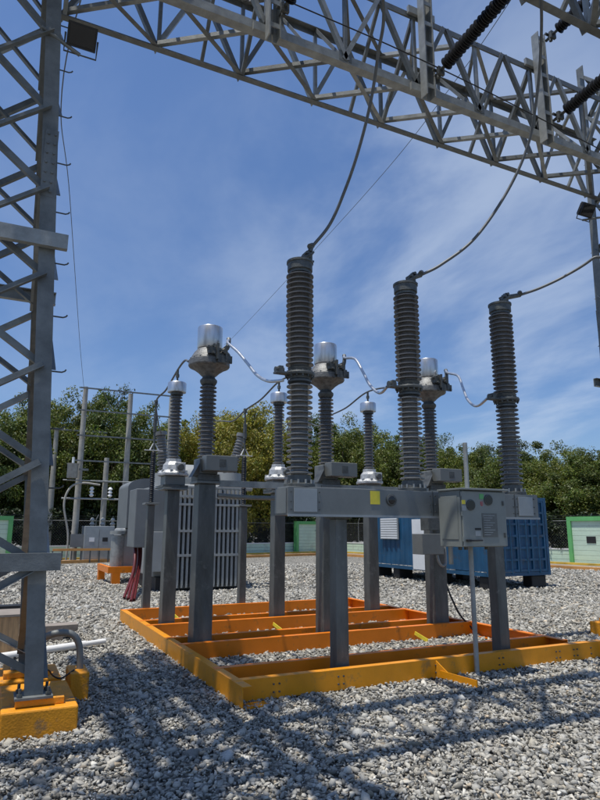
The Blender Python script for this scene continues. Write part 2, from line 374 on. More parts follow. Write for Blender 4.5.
def panel(P, Q, h, label, plates=()):
    d = (Q-P).normalized(); nr = Vector((d.y, -d.x, 0)); ln = (Q-P).length
    tn = thing('wall_panel', P, label, 'wall panel', 'tall green framed mint panels in the wall')
    def bl(g, s0, s1, z0, z1, o0, o1):
        pp = [P+d*s0+nr*o0, P+d*s1+nr*o0, P+d*s1+nr*o1, P+d*s0+nr*o1]
        g.add([(p.x,p.y,z0) for p in pp]+[(p.x,p.y,z1) for p in pp], [(0,3,2,1),(4,5,6,7),(0,1,5,4),(1,2,6,5),(2,3,7,6),(3,0,4,7)]); return g
    g = MB(); k = 9
    for i in range(k): bl(g, .2, ln-.2, i*(h-.2)/k+.004, (i+1)*(h-.2)/k-.004, -.1, .12)
    g.build('block_infill', MINT, tn)
    for s0, s1 in ((0, .2), (ln-.2, ln)): bl(MB(), s0, s1, 0, h-.2, -.12, .2).build('frame_post', GREENP, tn)
    bl(MB(), 0, ln, h-.198, h, -.12, .2).build('frame_lintel', GREENP, tn)
    for s in plates: bl(MB(), s, s+.45, 1.0, 1.3, .122, .14).build('notice_plate', BLACK, tn)
u1 = (WB-WA).normalized(); u2 = (WD-WB).normalized()
def on_wall(x, A, u):
    # intersection of the view column x with the wall line
    d = ray(x, 540); den = d.x*u.y-d.y*u.x; t = (A.x*u.y-A.y*u.x)/den; return Vector((d.x*t, d.y*t, 0))
pl = on_wall(292.5, WA, u1)-u1*0; pr = on_wall(318, WA, u1)
nrm1 = Vector((u1.y, -u1.x, 0)); nrm2 = Vector((u2.y, -u2.x, 0))
panel(pl+nrm1*.25, pr+nrm1*.25, 2.15, 'small green framed mint panel seen under the breaker beam')
pl = on_wall(-35, WA, u1); pr = on_wall(9, WA, u1)
panel(pl+nrm1*.25, pr+nrm1*.25, 2.2, 'green framed mint panel at the left edge behind the lattice tower')
pl = on_wall(573.5, WB, u2); pr = on_wall(640, WB, u2)
panel(pl+nrm2*.25, pr+nrm2*.25, 2.2, 'large green framed mint panel at the right edge beyond the road', (.9,))
pl = on_wall(118, WA, u1); pr = on_wall(134, WA, u1)
panel(pl+nrm1*.25, pr+nrm1*.25, 2.15, 'narrow green framed mint panel behind the cabinet and poles at left')
def fence(P, Q, n, label):
    d = (Q-P).normalized(); nr = Vector((-d.y, d.x, 0)); P = P+nr*.09; Q = Q+nr*.09
    tn = thing('chain_link_fence', P, label, 'fence', 'wire fences on the boundary walls')
    for p in seg_pts(P, Q, n):
        MB().tube([p+Vector((0,0,.66)), p+Vector((0,0,2.1)), p+nr*.0+Vector((d.x*.12, d.y*.12, 2.35))], .028, 6).build('post', GALV, tn)
    MB().tube([P+Vector((0,0,2.02)), Q+Vector((0,0,2.02))], .022, 6).build('top_rail', GALV, tn)
    g = MB()
    for z in (2.15, 2.27): g.tube([P+Vector((0,0,z)), Q+Vector((0,0,z))], .006, 4)
    g.build('barbed_wire', WIRE, tn)
    # woven mesh: two families of slanted wires
    g = MB(); ln = (Q-P).length; s = .14; h = 1.32
    k = int(ln/s)
    for i in range(k):
        a = P+d*(i*s); b = P+d*min(ln, i*s+h)
        for (m0, m1) in ((a, b), (b, a)): g.bar(m0+Vector((0,0,.69)), m1+Vector((0,0,2.01)), .006, .006)
    g.build('wire_mesh', WIRE, tn)
fence(WA, WB, 18, 'tall wire fence standing on the back wall')
fence(WB, WD, 11, 'tall wire fence standing on the right wall beside the road')

# ------------------------------------------------------------ trees
def crown_mesh(seed, n_cl=80, per=110, col=(.05, .085, .02), fine=1.0):
    r = np.random.default_rng(seed)
    # lumpy unit crown, centre (0,0,.58), radii ~.5/.5/.42
    c = []
    while len(c) < n_cl:
        p = r.uniform(-1, 1, 3)
        rad = np.linalg.norm(p)
        if rad < 1 and rad > .3:
            lump = r.uniform(.72, 1.12)+.0+.22*math.sin(3.1*p[0]+seed)*math.cos(2.7*p[1]-seed*.7)+.12*math.sin(5*p[2]+seed)
            c.append(p*lump)
    c = np.array(c); c[:, 0] *= .5; c[:, 1] *= .5; c[:, 2] = c[:, 2]*.41+.57
    m = n_cl*per; cl = np.repeat(np.arange(n_cl), per)
    dl = r.normal(0, 1, (m, 3)); dl /= np.linalg.norm(dl, axis=1)[:, None]
    P = c[cl]+dl*(r.random(m)**.5)[:, None]*np.array([.080, .080, .065])*r.uniform(.45, 1.35, n_cl)[cl][:, None]
    nrm = dl*.6+r.normal(0, .6, (m, 3))+np.array([0, 0, .5]); nrm /= np.linalg.norm(nrm, axis=1)[:, None]
    a = np.cross(nrm, r.normal(0, 1, (m, 3))); a /= np.linalg.norm(a, axis=1)[:, None]; b = np.cross(nrm, a)
    s = r.uniform(.0065, .0125, m)[:, None]*fine
    a = a*s*1.5; b = b*s*.8
    V = np.stack([P-a, P+b, P+a, P-b], 1).reshape(-1, 3)
    Fc = np.arange(4*m).reshape(-1, 4)
    tcl = r.uniform(.65, 1.45, n_cl)[cl]*r.uniform(.75, 1.3, m)
    t = np.array(col)[None]*tcl[:, None]*np.stack([r.uniform(.8, 1.25, m), np.ones(m), r.uniform(.7, 1.2, m)], 1)
    t = np.repeat(t, 4, 0)
    return V, Fc, t
protos = []
SPEC = [(1, (.105, .130, .020)), (2, (.080, .110, .020)), (3, (.120, .145, .020)), (4, (.092, .122, .022)), (5, (.23, .22, .03))]
for sd_, colr in SPEC:
    V, Fc, t = crown_mesh(sd_, 250, 200, colr, .66)
    root = thing('broadleaf_tree', (0,0,0), 'x', 'tree', 'trees beyond the boundary wall')
    cr_ = fast_mesh('crown', V, Fc, LEAF, t); cr_.parent = root
    g = MB(); rr = random.Random(sd_)
    g.tube(spline([(0,0,0),(.01,.01,.15),(-.01,0,.35),(.01,.01,.6)], 3), [.018*(1-.09*i) for i in range(10)], 7)
    for k in range(9):
        a = rr.uniform(0, 6.28); z = rr.uniform(.16, .45); q = rr.uniform(.2, .4)
        g.tube(spline([(0,0,z),(q*.4*math.cos(a),q*.4*math.sin(a),z+.12),(q*math.cos(a),q*math.sin(a),z+.28)], 3), [.009,.008,.0075,.006,.005,.004,.003], 5)
    g.build('trunk', BARK, root, smooth=50)
    protos.append(root)
used = set()
TREES = [(-45,392,45,0),(-12,400,43,1),(22,396,46,2),(52,389,44,0),(84,399,47,3),(108,391,44,1),(133,402,46,2),(160,424,50,3),(186,428,52,0),(214,408,45,4),(240,399,43,4),(266,412,49,2),(290,414,52,1),(316,420,50,3),(344,413,48,0),(372,421,52,2),(398,428,50,1),(424,436,48,3),(448,438,47,0),(474,442,46,2),(500,446,44,1),(527,441,41,3),(551,449,40,0),(578,446,38,2),(604,450,37,1),(634,447,36,3)]
where = ['beyond the left picture edge', 'left of the lattice tower leg', 'directly behind the lattice tower leg', 'just right of the lattice tower leg', 'behind the grey cabinet and leftmost rack pole', 'between the first two rack poles', 'between the second and third rack poles', 'behind the leftmost silver capped unit', 'behind the transformer bushings', 'with yellow leaves left of centre', 'yellowish and tallest behind the transformer', 'behind the second silver capped unit', 'behind the leftmost breaker pole', 'between the leftmost breaker pole and third capped unit', 'left of the third small capped unit', 'right of the third small capped unit', 'behind the middle breaker pole', 'behind the third current transformer', 'just left of the thin conduit pole', 'just right of the thin conduit pole', 'behind the rightmost breaker pole', 'above the right end of the blue container', 'just right of the blue container', 'above the green framed panel at right', 'at the right picture edge', 'beyond the right picture edge']
def put_tree(i, x, ty, D, v, label, wfac=1.0, name=None):
    d = ray(x, 540); d = Vector((d.x, d.y, 0)).normalized(); P = d*D
    h = zat(ty+6, P.x, P.y)*1.0
    src = protos[v]
    if v not in used: used.add(v); o = src; o['label'] = label; o.location = P
    else: o = copy_tree(src, P, label)
    wd = max(6.2, h*.78)*wfac
    o.rotation_euler.z = random.uniform(0, 6.28); o.scale = (wd, wd, h)
    return o
for i, (x, ty, D, v) in enumerate(TREES):
    col = 'olive yellow' if v == 4 else ('dark green' if v in (1, 3) else 'mid green')
    wh = where[i]
    put_tree(i, x, ty, D, v, f'{col} broadleaf tree {wh}' if not wh.startswith('with') else f'broadleaf tree {wh}')
for i in range(24):
    x = -60+i*30+random.uniform(-6, 6); ty = 420+max(0, (x-150)*.05)+random.uniform(0, 12)
    if 150 < x < 210: ty += 14
    o = put_tree(i, x, ty, 58+random.uniform(-3, 3) - max(0, x-300)*.03, random.choice([0,1,2,3]), 'darker tree hidden behind the front row of trees', 1.15)
    o['group'] = 'second row of trees beyond the front row'
# shrubs: low, dense growth under the crowns
bush = None; nb = 0
V, Fc, t = crown_mesh(11, 90, 130, (.030, .048, .016), 1.3)
V = V.copy(); V[:, 2] = (V[:, 2]-.2)*1.15
for i in range(34):
    x = -60+i*21.5+random.uniform(-5, 5)
    D = (40+max(0, 1-abs(x-300)/300)*6) if x < 420 else 39-(x-420)*.045
    d = ray(x, 540); d = Vector((d.x, d.y, 0)).normalized(); P = d*(D-.5+random.uniform(0, 3))
    pw = on_wall(x, WB, u2) if x > 545 else on_wall(x, WA, u1); P = d*max(P.length, pw.length+2.2) if x < 545 or x > 545 else P
    if bush is None:
        bush = fast_mesh('shrub', V, Fc, LEAF, t); o = bush
    else: o = bush.copy(); COL.objects.link(o)
    tag(o, 'dark leafy undergrowth shrub behind the wire fence', 'shrub', 'shrubs under the trees behind the fence')
    o.location = P; s = random.uniform(2.3, 3.4); o.scale = (4.2, 4.2, s); o.rotation_euler.z = random.uniform(0, 6.28)

# ------------------------------------------------------------ lattice towers
def tower(cx, cy, mirror, label, hb=.865, ht_=.465):
    hz, H, hby, hty = 7.3, 10.05, .66, .48; Z0 = .27; LW = .14
    hw = lambda z: hb+(ht_-hb)*min(z, 9)/hz
    hv = lambda z: hby+(hty-hby)*min(z, 9)/hz
    tn = thing('lattice_tower', (cx, cy, Z0), label, 'lattice tower', 'lattice towers carrying the overhead beam')
    for sx in (-1, 1):
        for sy in (-1, 1):
            A = (cx+sx*hw(Z0), cy+sy*hv(Z0), Z0); M_ = (cx+sx*hw(9), cy+sy*hv(9), 9); B = (cx+sx*hw(H), cy+sy*hv(H), H)
            lg = MB().ell(A, M_, (-sx, 0, 0), (0, -sy, 0), LW, .014).ell(M_, B, (-sx, 0, 0), (0, -sy, 0), LW, .014).build('leg', GALV, tn)
            g = MB(); x, y = A[0]-sx*.07, A[1]-sy*.05
            g.box(x-.14, x+.14, y-.12, y+.12, Z0-.022, Z0-.004); g.build('base_plate', GALV, lg)
            for bx in (-.105, .105):
                for by in (-.085, .085):
                    MB().cyl((x+bx, y+by, Z0-.02), .012, .08, 8).cyl((x+bx, y+by, Z0+.0), .022, .02, 6).build('anchor_bolt', DARKM, lg)
            zc = 4.95; cxn = cx+sx*hw(zc); g = MB(); yy = cy+sy*(hv(zc)+.006)
            a, b = sorted((cxn-sx*.012, cxn-sx*(LW-.012)))
            g.box(a, b, yy-.005, yy+.005, zc-.35, zc+.35)
            for k in range(7):
                for q in (.04, .10): g.cyl((cxn-sx*q, yy+(.02 if sy > 0 else .002), zc-.3+k*.1), .012, .02, 6, 'y')
            g.build('splice_plate', GALV, lg)
    zk = [Z0+.10+.86*k for k in range(12)]
    for face in range(4):
        for k in range(11):
            for dg in (0, 1):
                za, zb = (zk[k], zk[k+1]) if dg == 0 else (zk[k+1], zk[k])
                if zb > H or za > H: continue
                off = (.012 if dg == 0 else -.085) if face < 2 else (-.02 if dg == 0 else -.10)
                def P(s, z):
                    q = hw(z); v = hv(z)
                    if face == 0: return (cx+s*(q-.065), cy-v-off, z)
                    if face == 1: return (cx+s*(q-.065), cy+v+off, z)
                    if face == 2: return (cx-q-off, cy+s*(v-.065), z)
                    return (cx+q+off, cy+s*(v-.065), z)
                out = [(0,-1,0),(0,1,0),(-1,0,0),(1,0,0)][face]
                inw = [-a for a in out] if dg else out
                MB().ell(P(-1, za), P(1, zb), (0,0,1), inw, .058, .008).build('brace', GALVL if random.random() < .2 else GALV, tn)
    for (z, yy, sd) in ((4.07, cy-hv(4.0)-.085, (0,1,0)), (1.22, cy-hv(1.3)-.085, (0,1,0)), (3.95, cy+hv(4.0)+.085, (0,-1,0))):
        q = hw(z)+.10
        MB().chan((cx-q, yy, z), (cx+q, yy, z), .14, .065, .01, sd).build('horizontal_channel', GALVL if (z > 3.9) else GALV, tn)
    for (z, xs) in ((3.98, 1), (3.98, -1)):
        xx = cx+xs*(hw(z)-.03)
        MB().chan((xx, cy-hv(z), z-.16), (xx, cy+hv(z), z-.16), .12, .045, .01, (-xs,0,0)).build('horizontal_channel', GALV, tn)
    s = 1 if not mirror else -1
    for k in range(13):
        z = 1.9+.52*k; x = cx+s*hw(z); y = cy-hv(z)+.08
        MB().tube([(x-s*.02, y, z), (x+s*.09, y, z), (x+s*.115, y, z+.012), (x+s*.125, y, z+.028)], .007, 6).build('step_bolt', DARKM, tn)
    return tn
CY = 6.27
tower(-.38, CY, False, 'lattice steel tower on yellow footings at the left edge')
tower(9.70, CY, True, 'lattice steel tower at the right edge holding the beam', .67, .66)

def footing(x0, x1, y0, y1, label, detail=False, name='concrete_footing'):
    tn = thing(name, ((x0+x1)/2, (y0+y1)/2, 0), label, 'footing', 'yellow painted concrete tower footings')
    g = MB().box(x0, x1, y0, y1, -.05, .19); g.build('block', YCON, tn, bevel=.014)
    if detail: MB().box(x0+.10, x1-.10, y0+.10, y0+.42, .192, .244).build('grout_pad', YCON, tn, bevel=.006)
    else: MB().box(x0+.1, x1-.1, y0+.1, y1-.1, .192, .244).build('grout_pad', YCON, tn, bevel=.006)
    return tn
footing(.17, .73, 5.48, 6.42, 'big amber footing block under the near leg of the left tower', True)
footing(.10, .70, 6.55, 7.2, 'amber footing under the rear right leg of the left tower')
footing(-1.50, -.86, 5.4, 6.2, 'amber footing under the near left leg of the left tower')
footing(-1.50, -.86, 6.55, 7.2, 'amber footing under the rear left leg of the left tower')
footing(8.38, 9.4, 6.5, 6.98, 'amber footing at the right edge beyond the orange frame')
footing(8.7, 9.4, 5.3, 5.95, 'amber footing under the near leg of the right tower')
footing(9.7, 10.4, 5.3, 5.95, 'amber footing under the outer near leg of the right tower')
footing(9.7, 10.4, 6.5, 7.1, 'amber footing under the outer rear leg of the right tower')
tn = thing('conduit_block', (.86, 6.58, 0), 'narrow amber block with a grey bent conduit beside the footing', 'conduit block')
MB().box(.76, .93, 6.40, 6.80, -.05, .24).build('block', YCON, tn, bevel=.01)
g = MB()
g.tube(spline([at(79.5,676,6.6), at(80,655,6.6), at(78.5,643,6.6), at(73,635,6.6), at(63,632.5,6.6), at(50,635,6.62), at(43,640,6.66), at(41,655,6.7), at(41,678,6.7)], 6), .032, 12)
g.build('bent_conduit', CONDUIT, tn, smooth=40)
tn = thing('conduit_stub_block', (-.06, 6.1, 0), 'stepped amber concrete tie between the left tower footings', 'concrete tie')
MB().box(-.4, .13, 5.75, 6.4, -.05, .17).build('block', YCON, tn, bevel=.02)
MB().box(-.4, .05, 5.9, 6.3, .172, .21).build('upper_step', YCON, tn, bevel=.02)
o = MB().tube(spline([(.40,6.1,.20),(.46,6.2,.30),(.55,6.3,.31),(.6,6.35,.25),(.68,6.4,.21),(.80,6.5,.25)], 5), .008, 6).build('ground_cable', BLACK, None, smooth=60)
tag(o, 'thin black earth cable curling over the left amber footing', 'cable')

# ------------------------------------------------------------ overhead lattice beams
def truss(label, a0, a1, w0, w1, z0, z1, axis='x', n0=None, pitch=1.09, group=None, name='lattice_beam', k_=1.0):
    def T(s, t, z): return (s, t, z) if axis == 'x' else (t, s, z)
    tn = thing(name, T((a0+a1)/2, (w0+w1)/2, z0), label, 'lattice beam', group or 'overhead lattice beams')
    dirs = {(0,0): (1, 1), (1,0): (-1, 1), (0,1): (1, -1), (1,1): (-1, -1)}
    for (i, j), (sw, sz) in dirs.items():
        wv = Vector(T(0, sw, 0)); zv = Vector((0, 0, sz)); a = (.115 if (i, j) == (0, 0) else .085)*k_
        MB().ell(T(a0, (w0, w1)[i], (z0, z1)[j]), T(a1, (w0, w1)[i], (z0, z1)[j]), wv, zv, a, .010).build('chord', GALVL if i == 0 and j == 0 else GALV, tn)
    nodes = []; s = n0 if n0 is not None else a0+.3
    while s-pitch > a0: s -= pitch
    while s < a1: nodes.append(s); s += pitch
    for k in range(len(nodes)-1):
        p, q = nodes[k], nodes[k+1]; e = .03
        def mem(A, B, u, m=None, a=.055):
            MB().ell(A, B, u, (0, 0, 1) if abs(Vector(u).z) < .5 else (T(0, 1, 0) if abs(Vector(A).z-Vector(B).z) > .5 and abs((Vector(A)-Vector(B)).dot(Vector(T(0,1,0)))) < .1 else T(1, 0, 0)), a*k_, .007).build('lacing', m or (GALVL if random.random() < .35 else GALV), tn)
        Wd = T(0, 1, 0)
        # bottom face X
        mem(T(p, w0+e, z0+.012), T(q, w1-e, z0+.012), T(1, 0, 0)); mem(T(p, w1-e, z0+.085), T(q, w0+e, z0+.085), T(1, 0, 0))
        # top face single
        if k % 2: mem(T(p, w0+e, z1-.02), T(q, w1-e, z1-.02), T(1, 0, 0))
        else: mem(T(p, w1-e, z1-.02), T(q, w0+e, z1-.02), T(1, 0, 0))
        # near and far faces
        h = (p+q)/2
        for wv, o in ((w0, .016), (w1, -.016)):
            sgn = 1 if o > 0 else -1
            mem(T(p, wv-o, z0+e), T(h, wv-o, z1-e), (0,0,1), a=.06)
            mem(T(h, wv-o, z1-e), T(q, wv-o, z0+e), (0,0,1), a=.06)
        mem(T(p, w0+e, z0+e) if k % 2 else T(p, w0+e, z1-e), T(p, w1-e, z1-e) if k % 2 else T(p, w1-e, z0+e), T(1,0,0), a=.048)
        mem(T(h, w0+e, z1-e) if k % 2 else T(h, w0+e, z0+e), T(h, w1-e, z0+e) if k % 2 else T(h, w1-e, z1-e), T(1,0,0), a=.042)
        mem(T(p, w1-.02, z0+e), T(p, w1-.02, z1-e), T(1,0,0), a=.045)
        mem(T(p, w0+.02, z0+e), T(p, w0+.02, z1-e), T(1,0,0), a=.045)
        mem(T(p, w0+.02, z1-.03), T(h, w1-.02, z1-.03), T(1, 0, 0), a=.045)
        # gusset plates
        MB().box(*( (p-.09, p+.09, w0-.006, w0-.001) if axis == 'x' else (w0-.006, w0-.001, p-.09, p+.09)), z0+.02, z0+.16).build('gusset', GALV, tn)
    return tn
TR = truss('long lattice beam crossing the top of the picture', .12, 9.15, 5.73, 6.6, 7.3, 8.5, n0=1.24)
for x in (2.38, 4.62, 6.78):
    g = MB()
    g.chan((x-.05, 5.60, 7.18), (x-.05, 5.601, 7.18), .01, .01) if False else None
    g.box(x-.075, x-.06, 5.55, 5.68, 7.14, 8.98); g.box(x-.06, x-.0, 5.665, 5.68, 7.14, 8.98)
    g.box(x+.06, x+.075, 5.55, 5.68, 7.14, 8.98); g.box(x+.02, x+.06, 5.665, 5.68, 7.14, 8.98)
    for k in range(6): g.box(x-.058, x+.058, 5.56, 5.572, 7.25+k*.32, 7.31+k*.32)
    for z in (7.3, 8.5): g.box(x-.22, x+.22, 5.68, 5.725, z-.05, z+.06)
    g.build('hanger_bracket', GALVL, TR)
truss('second lattice beam overhead behind the first at upper right', -5, 14, 3.45, 4.55, 8.0, 9.2, n0=1.0, k_=1.25)
truss('unseen lattice beam running back over the left side, widened for its shadow', -3, 5.3, -.9, .12, 7.4, 8.5, axis='y', n0=0.2, k_=1.7)  # out of view; members widened so its shadow bands fall heavier on the gravel

tn = thing('shadow_platform', (-.5, 6.2, 10.06), 'unseen steel slat platform added above the left tower to shade the gravel', 'platform')  # added out of view; its slats cast the dark patch beside the footing
g = MB()
for k in range(14): g.box(-1.6+k*.15, -1.6+k*.15+(.085 if k % 3 == 1 else .135), 4.5+.12*(k % 4), 7.95-.15*(k % 3), 10.15, 10.18)
g.build('shadow_slats', GALV, tn)
g = MB()
for y in (5.0, 5.9, 6.8, 7.5): g.box(-1.6, .49, y, y+.08, 10.06, 10.147)
g.build('bearer', GALV, tn)
# ------------------------------------------------------------ insulator strings and droppers
def string(A, B, label):
    A = Vector(A); B = Vector(B); d = (B-A); ln = d.length; d.normalize()
    tn = thing('insulator_string', A, label, 'insulator string', 'black insulator strings pulled towards the viewer')
    g = MB(); prof = [(.02, .16)]; n = int((ln-.36)/.034); z = .18
    for k in range(n):
        big = .088 if k % 2 == 0 else .076
        prof += [(.05, z), (big, z+.010), (big, z+.018), (.05, z+.026)]; z += .034
    prof += [(.02, z+.01)]
    u = d.orthogonal().normalized(); v = d.cross(u); Vv = []; Ff = []; m = 20
    for r, zz in prof:
        for k in range(m):
            a = 2*math.pi*k/m; Vv.append(A+d*zz+(u*math.cos(a)+v*math.sin(a))*r)
    for i in range(len(prof)-1):
        for k in range(m): Ff.append((i*m+k, i*m+(k+1) % m, (i+1)*m+(k+1) % m, (i+1)*m+k))
    g.add(Vv, Ff); g.build('sheds', BLACKINS, tn, smooth=35)
    g = MB(); g.tube([A-d*.06, A+d*.20], .022, 8); g.tube([A+Vector((-.07,0,.05)), A+Vector((.07,0,.05))], .02, 8); g.tube([A+Vector((0,0,.08))+d*.03, A+Vector((0,0,-.08))+d*.03], .026, 8)
    g.box(A.x-.05, A.x+.05, A.y-.09, A.y-.05, A.z-.06, A.z+.05)
    g.build('shackle', DARKM, tn, smooth=40)
    MB().tube([B-d*.2, B+d*.02], .025, 8).build('end_clamp', DARKM, tn, smooth=40)
string((2.45, 5.52, 7.45), (2.45, 3.85, 7.62), 'leftmost black insulator string at the top edge')
string((4.70, 5.52, 7.45), (4.70, 3.85, 7.60), 'middle black insulator string rising from the centre hanger bracket')
string((6.88, 5.50, 7.50), (6.88, 3.85, 7.65), 'lower right black insulator string from the foot of the right bracket')
string((6.88, 5.50, 8.88), (6.88, 4.62, 8.95), 'upper right black insulator string from the top of the right bracket')
string((4.70, 5.50, 8.88), (4.70, 4.62, 8.95), 'upper black insulator string from the head of the centre bracket')
string((2.45, 5.50, 8.88), (2.45, 4.62, 8.95), 'upper black insulator string from the head of the leftmost bracket')
def wire(name, pts, r, m, label, cat, group=None, n=10):
    o = MB().tube(spline(pts, n), r, 8).build(name, m, None, smooth=60); tag(o, label, cat, group); return o
G = 'droppers hanging down to the breaker poles'
wire('dropper_conductor', [at(311,248,5.93), at(330,224,5.8), at(345,190,5.62), at(358,152,5.4), at(370,105,5.15), at(378,55,4.85), at(383,0,4.5), (2.45, 3.85, 7.5)], .019, WIRE, 'dark dropper cable curving up from the tallest left breaker pole', 'cable', G)
wire('dropper_conductor', [at(421,275,5.93), at(442,264,5.8), at(475,238,5.6), at(507,192,5.35), at(528,145,5.1), at(537,95,4.85), at(541,45,4.6), at(541,0,4.3), (4.70, 3.85, 7.5)], .019, WIRE, 'dark dropper cable curving up from the middle breaker pole', 'cable', G)
wire('dropper_conductor', [at(520,295,5.93), at(540,288,5.8), at(565,276,5.6), at(592,259,5.3), at(615,235,5.0), (6.88, 3.85, 7.5)], .019, WIRE, 'dark dropper cable curving right from the rightmost breaker pole', 'cable', G)
wire('overhead_cable', [at(285,0,5.45), at(400,50,5.45), at(500,98,5.45), at(640,170,5.45)], .008, BLACK, 'thin black cable strung along the underside of the lattice beam', 'cable')
far = at(165,393,30)
wire('overhead_wire', [(6.2, 4.8, 9.6), at(450,88,7.5), at(360,200,12), at(240,330,24), at(224,345,30)], .006, WIRE, 'thin wire sloping down across the sky behind the breaker', 'wire')
wire('overhead_wire', [(.55, 6.2, 8.9), at(62,90,9), at(70,200,15), at(80,345,28), at(84,389,33)], .009, WIRE, 'thin wire dropping from the tower to the rack pole at left', 'wire')
# floodlights
def flood(P, label, s):
    tn = thing('floodlight', P, label, 'floodlight', 'black floodlights under the lattice beam')
    x, y, z = P; g = MB()
    # housing tilted: box in rotated frame
    def rot(v, a=R(35)): return (x+v[0], y+v[1]*math.cos(a)-v[2]*math.sin(a), z+v[1]*math.sin(a)+v[2]*math.cos(a))
    def rb(g, x0,x1,y0,y1,z0,z1):
        q = [(x0,y0,z0),(x1,y0,z0),(x1,y1,z0),(x0,y1,z0),(x0,y0,z1),(x1,y0,z1),(x1,y1,z1),(x0,y1,z1)]
        return g.add([rot(v) for v in q], [(0,3,2,1),(4,5,6,7),(0,1,5,4),(1,2,6,5),(2,3,7,6),(3,0,4,7)])
    rb(MB(), -.14,.14,-.05,.03,-.11,.11).build('housing', BLACK, tn)
    g = MB()
    for k in range(7): rb(g, -.12+k*.038, -.112+k*.038, .032, .06, -.09, .09)
    g.build('cooling_fins', BLACK, tn)
    rb(MB(), -.12,.12,-.056,-.052,-.09,.09).build('lens', GLASS, tn)
    g = MB(); g.tube([rot((-.155,0,0)), rot((-.155,-.02,-.17)), rot((.155,-.02,-.17)), rot((.155,0,0))], .01, 6)
    g.build('yoke', DARKM, tn)
    MB().tube([rot((0,-.02,-.17)), (x-s*.38, y-.02, z-.05)], .02, 8).build('arm', GALV, tn)
P = at(82, 37, 5.75); flood(tuple(P), 'black floodlight on an arm beside the left lattice tower', 1)
P = at(586, 210, 6.5); flood(tuple(P), 'black floodlight under the right end of the lattice beam', -1)

# ------------------------------------------------------------ orange skid frame
XL, XR = 2.1, 6.72
fr = thing('steel_skid_frame', (4.4, 8.5, 0), 'orange painted steel frame of channels lying on the gravel', 'steel frame')
def chb(name, A, B, side, m=ORANGE, h=.19):
    g = MB(); g.chan(A, B, h, .09, .009, side)
    d = (Vector(B)-Vector(A)); n = int(d.length/.55); sd = Vector(side)
    return g.build(name, m, fr)
chb('side_beam', (XL, 5.45, .0), (XL, 11.42, .0), (1, 0, 0), YEL)
chb('side_beam', (XR, 5.95, .0), (XR, 11.42, .0), (-1, 0, 0), ORANGE)
chb('cross_beam', (XL+.012, 5.68, .003), (XR+.32, 5.68, .003), (0, 1, 0), YEL)
for y, sd in ((6.24, 1), (7.68, 1), (8.18, 1), (9.36, 1), (9.86, 1), (11.30, 1)):
    chb('cross_beam', (XL+.012, y, .003), (XR-.012, y, .003), (0, sd, 0), ORANGE)
MB().box(XL+.01, XL+.28, 5.46, 5.62, .001, .012).build('foot_plate', YEL, fr)
g = MB()
for bx in (2.5, 2.56, 3.2, 3.26, 4.4, 4.46, 5.3, 5.36, 6.2, 6.26, 6.5, 6.56, 6.8):
    for z in (.06, .13): g.cyl((bx, 5.68, z), .009, .012, 8, 'y')
g.build('bolt', DARKM, fr)
# stiffener stub sticking out towards the viewer
g = MB(); q = Vector((4.42, 5.665, 0)); g.bar((4.42, 5.67, .05), (4.52, 5.17, .035), .012, .07); g.add([(4.40,5.675,.01),(4.412,5.675,.01),(4.412,5.675,.18),(4.40,5.675,.18),(4.50,5.50,.01),(4.512,5.50,.01)], [(0,1,2,3),(4,5,1,0),(3,2,5,4),(0,3,4),(1,5,2)])
g.build('gusset_stub', YEL, fr)
# right extension piece
for (a, b, sd) in (((7.06, 5.52, .002), (8.6, 5.50, .002), (0, 1, 0)),):
    o = MB().chan(a, b, .15, .09, .009, sd).build('steel_channel', YEL); tag(o, 'short amber steel channel continuing past the right frame corner', 'steel channel')
for x, y in ((2.98, 11.3), (4.1, 9.36), (3.9, 9.86), (4.25, 7.68), (5.6, 7.68), (3.3, 11.3)):
    MB().bar((x, y-.003, .10), (x+.06, y-.22, .02), .01, .05).build('earth_strap', YLAB, fr)

# ------------------------------------------------------------ pedestals
def pedestal(x, y, w, top, label, cap=.0, group='grey steel pedestals standing in the orange frame', z0=.012):
    tn = thing('steel_pedestal', (x, y, z0), label, 'pedestal', group)
    g = MB(); g.frustum((x, y), w/2*1.04, w/2*.98, z0+.012, top-.035); g.build('post', POST, tn, bevel=.008)
    MB().box(x-w/2-.05, x+w/2+.05, y-w/2-.04, y+w/2+.04, z0, z0+.012).build('base_plate', POST, tn)
    g = MB()
    for sx in (-1, 1):
        for sy in (-1, 1):
            g.add([(x+sx*w*.3, y+sy*w/2*1.05, z0+.012), (x+sx*w*.3+.008, y+sy*w/2*1.05, z0+.012), (x+sx*w*.3+.008, y+sy*w/2*1.02, z0+.16), (x+sx*w*.3, y+sy*w/2*1.02, z0+.16),
                   (x+sx*w*.3, y+sy*(w/2+.04), z0+.012), (x+sx*w*.3+.008, y+sy*(w/2+.04), z0+.012)], [(0,1,2,3),(4,5,1,0),(3,2,5,4),(0,3,4),(1,5,2)])
    g.build('base_gusset', POST, tn)
    g = MB()
    for sx in (-1, 1):
        for sy in (-1, 1): g.cyl((x+sx*(w/2+.028), y+sy*(w/2+.018), z0+.012), .011, .035, 6)
    g.build('base_bolt', GALVL, tn)
    MB().box(x-w/2-.035-cap, x+w/2+.035+cap, y-w/2-.035-cap, y+w/2+.035+cap, top-.033, top).build('top_plate', BEAM, tn, bevel=.004)
    return tn
def insul(g, r, rc, z0, z1, n, c=(0, 0), seg=36):
    p = (z1-z0)/n; prof = [(rc*.98, z0)]
    for k in range(n):
        z = z0+k*p; rr = r if k % 2 == 0 else r*.965
        prof += [(rc, z+.05*p), (rc, z+.40*p), (rr*.93, z+.33*p), (rr, z+.35*p), (rr, z+.52*p), (rr*.95, z+.58*p), (rc*1.04, z+.80*p)]
    prof += [(rc*.98, z1)]
    return g.lathe(prof, (c[0], c[1], 0), seg)
